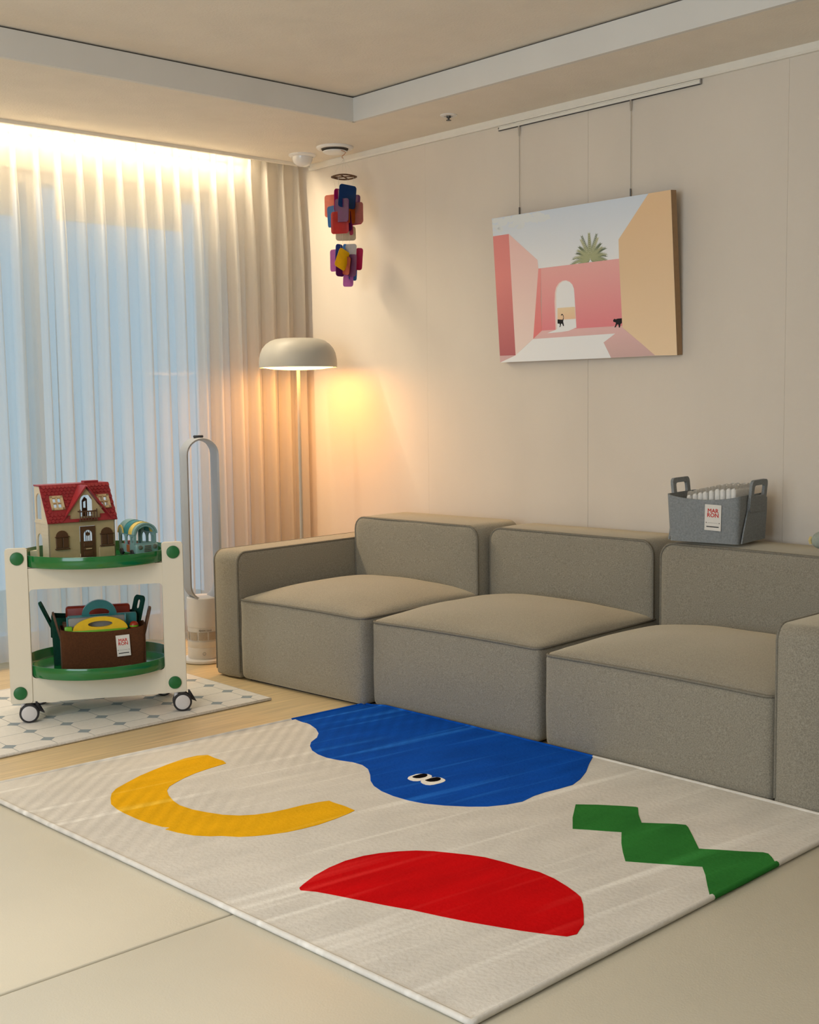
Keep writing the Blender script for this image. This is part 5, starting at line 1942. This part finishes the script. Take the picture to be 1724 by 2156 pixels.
hp_ = [Vector((hk.x * 0.72, hk.y * 0.72, -0.024)), hk + Vector((0.002, 0.004, -0.030)), hk + Vector((0.010, -0.004, -0.037)), hk + Vector((0.004, 0, -0.046)),
       hk + Vector((-0.006, 0.003, -0.054)), hk + Vector((-0.008, 0.002, -0.062)), hk + Vector((-0.001, 0, -0.064))]
tube(bm, hp_, 0.0016, 8)
finish(bm, 'hook', M['brass'], t)
t = thing('sprinkler_head', 'small sprinkler head in a white ceiling ring near the right wall', 'sprinkler', (-0.229, -1.240, H1))
bm = bmesh.new()
lathe(bm, [(0, 0), (0.036, 0), (0.036, -0.003), (0.026, -0.007), (0.018, -0.006), (0.016, -0.002), (0, -0.002)], 32)
finish(bm, 'escutcheon', M['white'], t)
bm = bmesh.new()
lathe(bm, [(0, -0.002), (0.010, -0.003), (0.009, -0.012), (0.004, -0.014), (0.004, -0.020), (0.011, -0.021), (0.011, -0.023), (0, -0.023)], 16)
finish(bm, 'nozzle', M['metal_d'], t)
t = thing('ceiling_light', 'round ceiling light just entering the top edge of the frame', 'light', (-1.53, -1.875, H2))
bm = bmesh.new()
lathe(bm, [(0, 0), (0.125, 0), (0.125, -0.008), (0.118, -0.012), (0.105, -0.012)], 40)
finish(bm, 'rim', M['paleyel'] if False else pbr('pale gold rim', (0.66, 0.57, 0.36), 0.35), t)
bm = bmesh.new()
lathe(bm, [(0.106, -0.010), (0.09, -0.016), (0, -0.018)], 40)
finish(bm, 'lens', M['white'], t)

# ---------------------------------------------------------------- shell mobile
def shell_mat(name, c):
    mt, n = new_mat(name)
    out = n.nodes.new('ShaderNodeOutputMaterial')
    d = n.nodes.new('ShaderNodeBsdfPrincipled')
    d.inputs['Roughness'].default_value = 0.3
    tl_ = n.nodes.new('ShaderNodeBsdfTranslucent')
    x = n.nodes.new('ShaderNodeMixShader')
    x.inputs[0].default_value = 0.6
    nz = n.nodes.new('ShaderNodeTexNoise')
    nz.inputs['Scale'].default_value = 45
    tc = n.nodes.new('ShaderNodeTexCoord')
    n.links.new(tc.outputs['Object'], nz.inputs['Vector'])
    mx = n.nodes.new('ShaderNodeMix')
    mx.data_type = 'RGBA'
    l = lin(c)
    mx.inputs[6].default_value = tuple(v * 0.75 for v in l[:3]) + (1,)
    mx.inputs[7].default_value = l
    n.links.new(nz.outputs[0], mx.inputs[0])
    n.links.new(mx.outputs[2], d.inputs['Base Color'])
    n.links.new(mx.outputs[2], tl_.inputs['Color'])
    n.links.new(d.outputs[0], x.inputs[1])
    n.links.new(tl_.outputs[0], x.inputs[2])
    n.links.new(x.outputs[0], out.inputs[0])
    return mt


SC = {'coral': (240, 140, 110), 'palepink': (236, 190, 196), 'magenta': (196, 50, 140), 'navy': (22, 80, 150), 'mauve': (150, 95, 140),
      'purple': (120, 40, 125), 'orange': (228, 130, 35), 'dusty': (214, 150, 142), 'sky': (50, 125, 195), 'red': (214, 60, 56),
      'lilac': (190, 110, 185), 'pearl': (214, 206, 190), 'grey': (196, 196, 204), 'yellow': (238, 205, 20), 'blue': (60, 95, 175), 'rose': (212, 75, 130)}
SCOL = {k: shell_mat('dyed shell ' + k, v) for k, v in SC.items()}
K = 0.00228
# px offsets from x 724 / y 373 in the photograph turned into metres: (dx, dz, half-width, half-height, depth, colour, roll)
SH = [(698, 429, 17, 23, .03, 'coral', 0), (708, 421, 6, 24, .015, 'palepink', 0), (717, 420, 13, 24, .02, 'magenta', -2), (731.7, 415, 17, 24, -.045, 'navy', -6),
      (748, 427, 8, 18, .0, 'mauve', -6), (718, 443, 15, 24, -.055, 'purple', -3), (737.5, 445, 9, 23, -.02, 'orange', -4), (750, 447, 12, 22, -.01, 'dusty', 0),
      (700, 452, 13, 22, .0, 'sky', 3), (714, 467, 18.5, 23, -.04, 'red', 0), (725, 465, 8, 16, .02, 'coral', 0), (732, 462, 6, 22, -.015, 'purple', 6),
      (736, 469, 4, 22, .01, 'rose', 5), (748, 460, 11, 9, .025, 'rose', 0), (727, 438, 7, 20, .035, 'magenta', 0), (725, 486, 21, 15, .03, 'pearl', 0),
      (700, 541, 9, 23, .03, 'lilac', 0), (711, 530, 7, 22, .01, 'blue', -4), (726, 524, 10, 16, .03, 'sky', -12), (734.5, 532, 12, 23, -.01, 'grey', -4),
      (752, 540, 7.5, 23, .0, 'rose', -6), (719, 542, 11, 21, -.05, 'yellow', -24), (713, 554, 8, 22, -.01, 'purple', -2), (726, 554, 7.5, 19, -.02, 'coral', -10),
      (738, 554, 9, 23, -.03, 'mauve', -4), (739, 566, 8, 17, .03, 'sky', -4), (728.5, 574, 11, 22, .02, 'lilac', -4)]
mob = thing('shell_mobile', 'hanging mobile of coloured shell plates in two clusters beneath a brown ring', 'mobile', (MX, MY, 2.190), -YAW)
M['rattan'] = pbr('dark rattan', (0.11, 0.045, 0.015), 0.6, 0.3, 150)
bm = bmesh.new()
tube(bm, [(0.058 * math.cos(a), 0.058 * math.sin(a), 0.0015 * math.sin(3 * a)) for a in [2 * PI * k / 36 for k in range(36)]], 0.0038, 8, closed=True)
tube(bm, [(-0.058, 0.004, 0), (0.058, -0.006, 0.001)], 0.003, 8)
tube(bm, [(-0.014, -0.057, 0), (0.014, 0.057, 0.001)], 0.003, 8)
finish(bm, 'ring', M['rattan'], mob)
bm = bmesh.new()
for a in (0.3, 1.87, 3.44, 5.0):
    tube(bm, [(0.057 * math.cos(a), 0.057 * math.sin(a), 0.0), (0, 0, 0.082)], 0.0005, 5)
for a in (-0.4, 0.4, 1.3, 2.2, 3.0, 4.2):
    tube(bm, [(0.05 * math.cos(a), 0.05 * math.sin(a), 0.0), (0.022 * math.cos(a), 0.03 * math.sin(a), -0.20), (0.022 * math.cos(a), 0.03 * math.sin(a), -0.44)], 0.0004, 5)
finish(bm, 'threads', M['pearl'] if 'pearl' in M else pbr('clear thread', (0.7, 0.66, 0.58), 0.4), mob)
for px, py, hw, hh, dep, colr, roll in SH:
    full = 19.5
    yaw = min(math.radians(42), math.acos(max(0.08, min(1, hw / full)))) * (1 if (int(px) % 2) else -1)
    bm = bmesh.new()
    w2_, h2_ = hw * K / math.cos(yaw), hh * K * 0.98
    pts = rrect(-w2_, w2_, -h2_, h2_, min(0.013, h2_ * 0.45, w2_ * 0.8), 4)
    prism(bm, pts, lambda a, b, tt: Vector((a, tt + 2.0 * a * a, b)), -0.0006, 0.0006)
    finish(bm, 'shell_plate', SCOL[colr], mob, angle=40,
           loc=((px - 724) * K, dep * 0.8, -(py - 373) * K), rot=(0, math.radians(-roll), yaw))
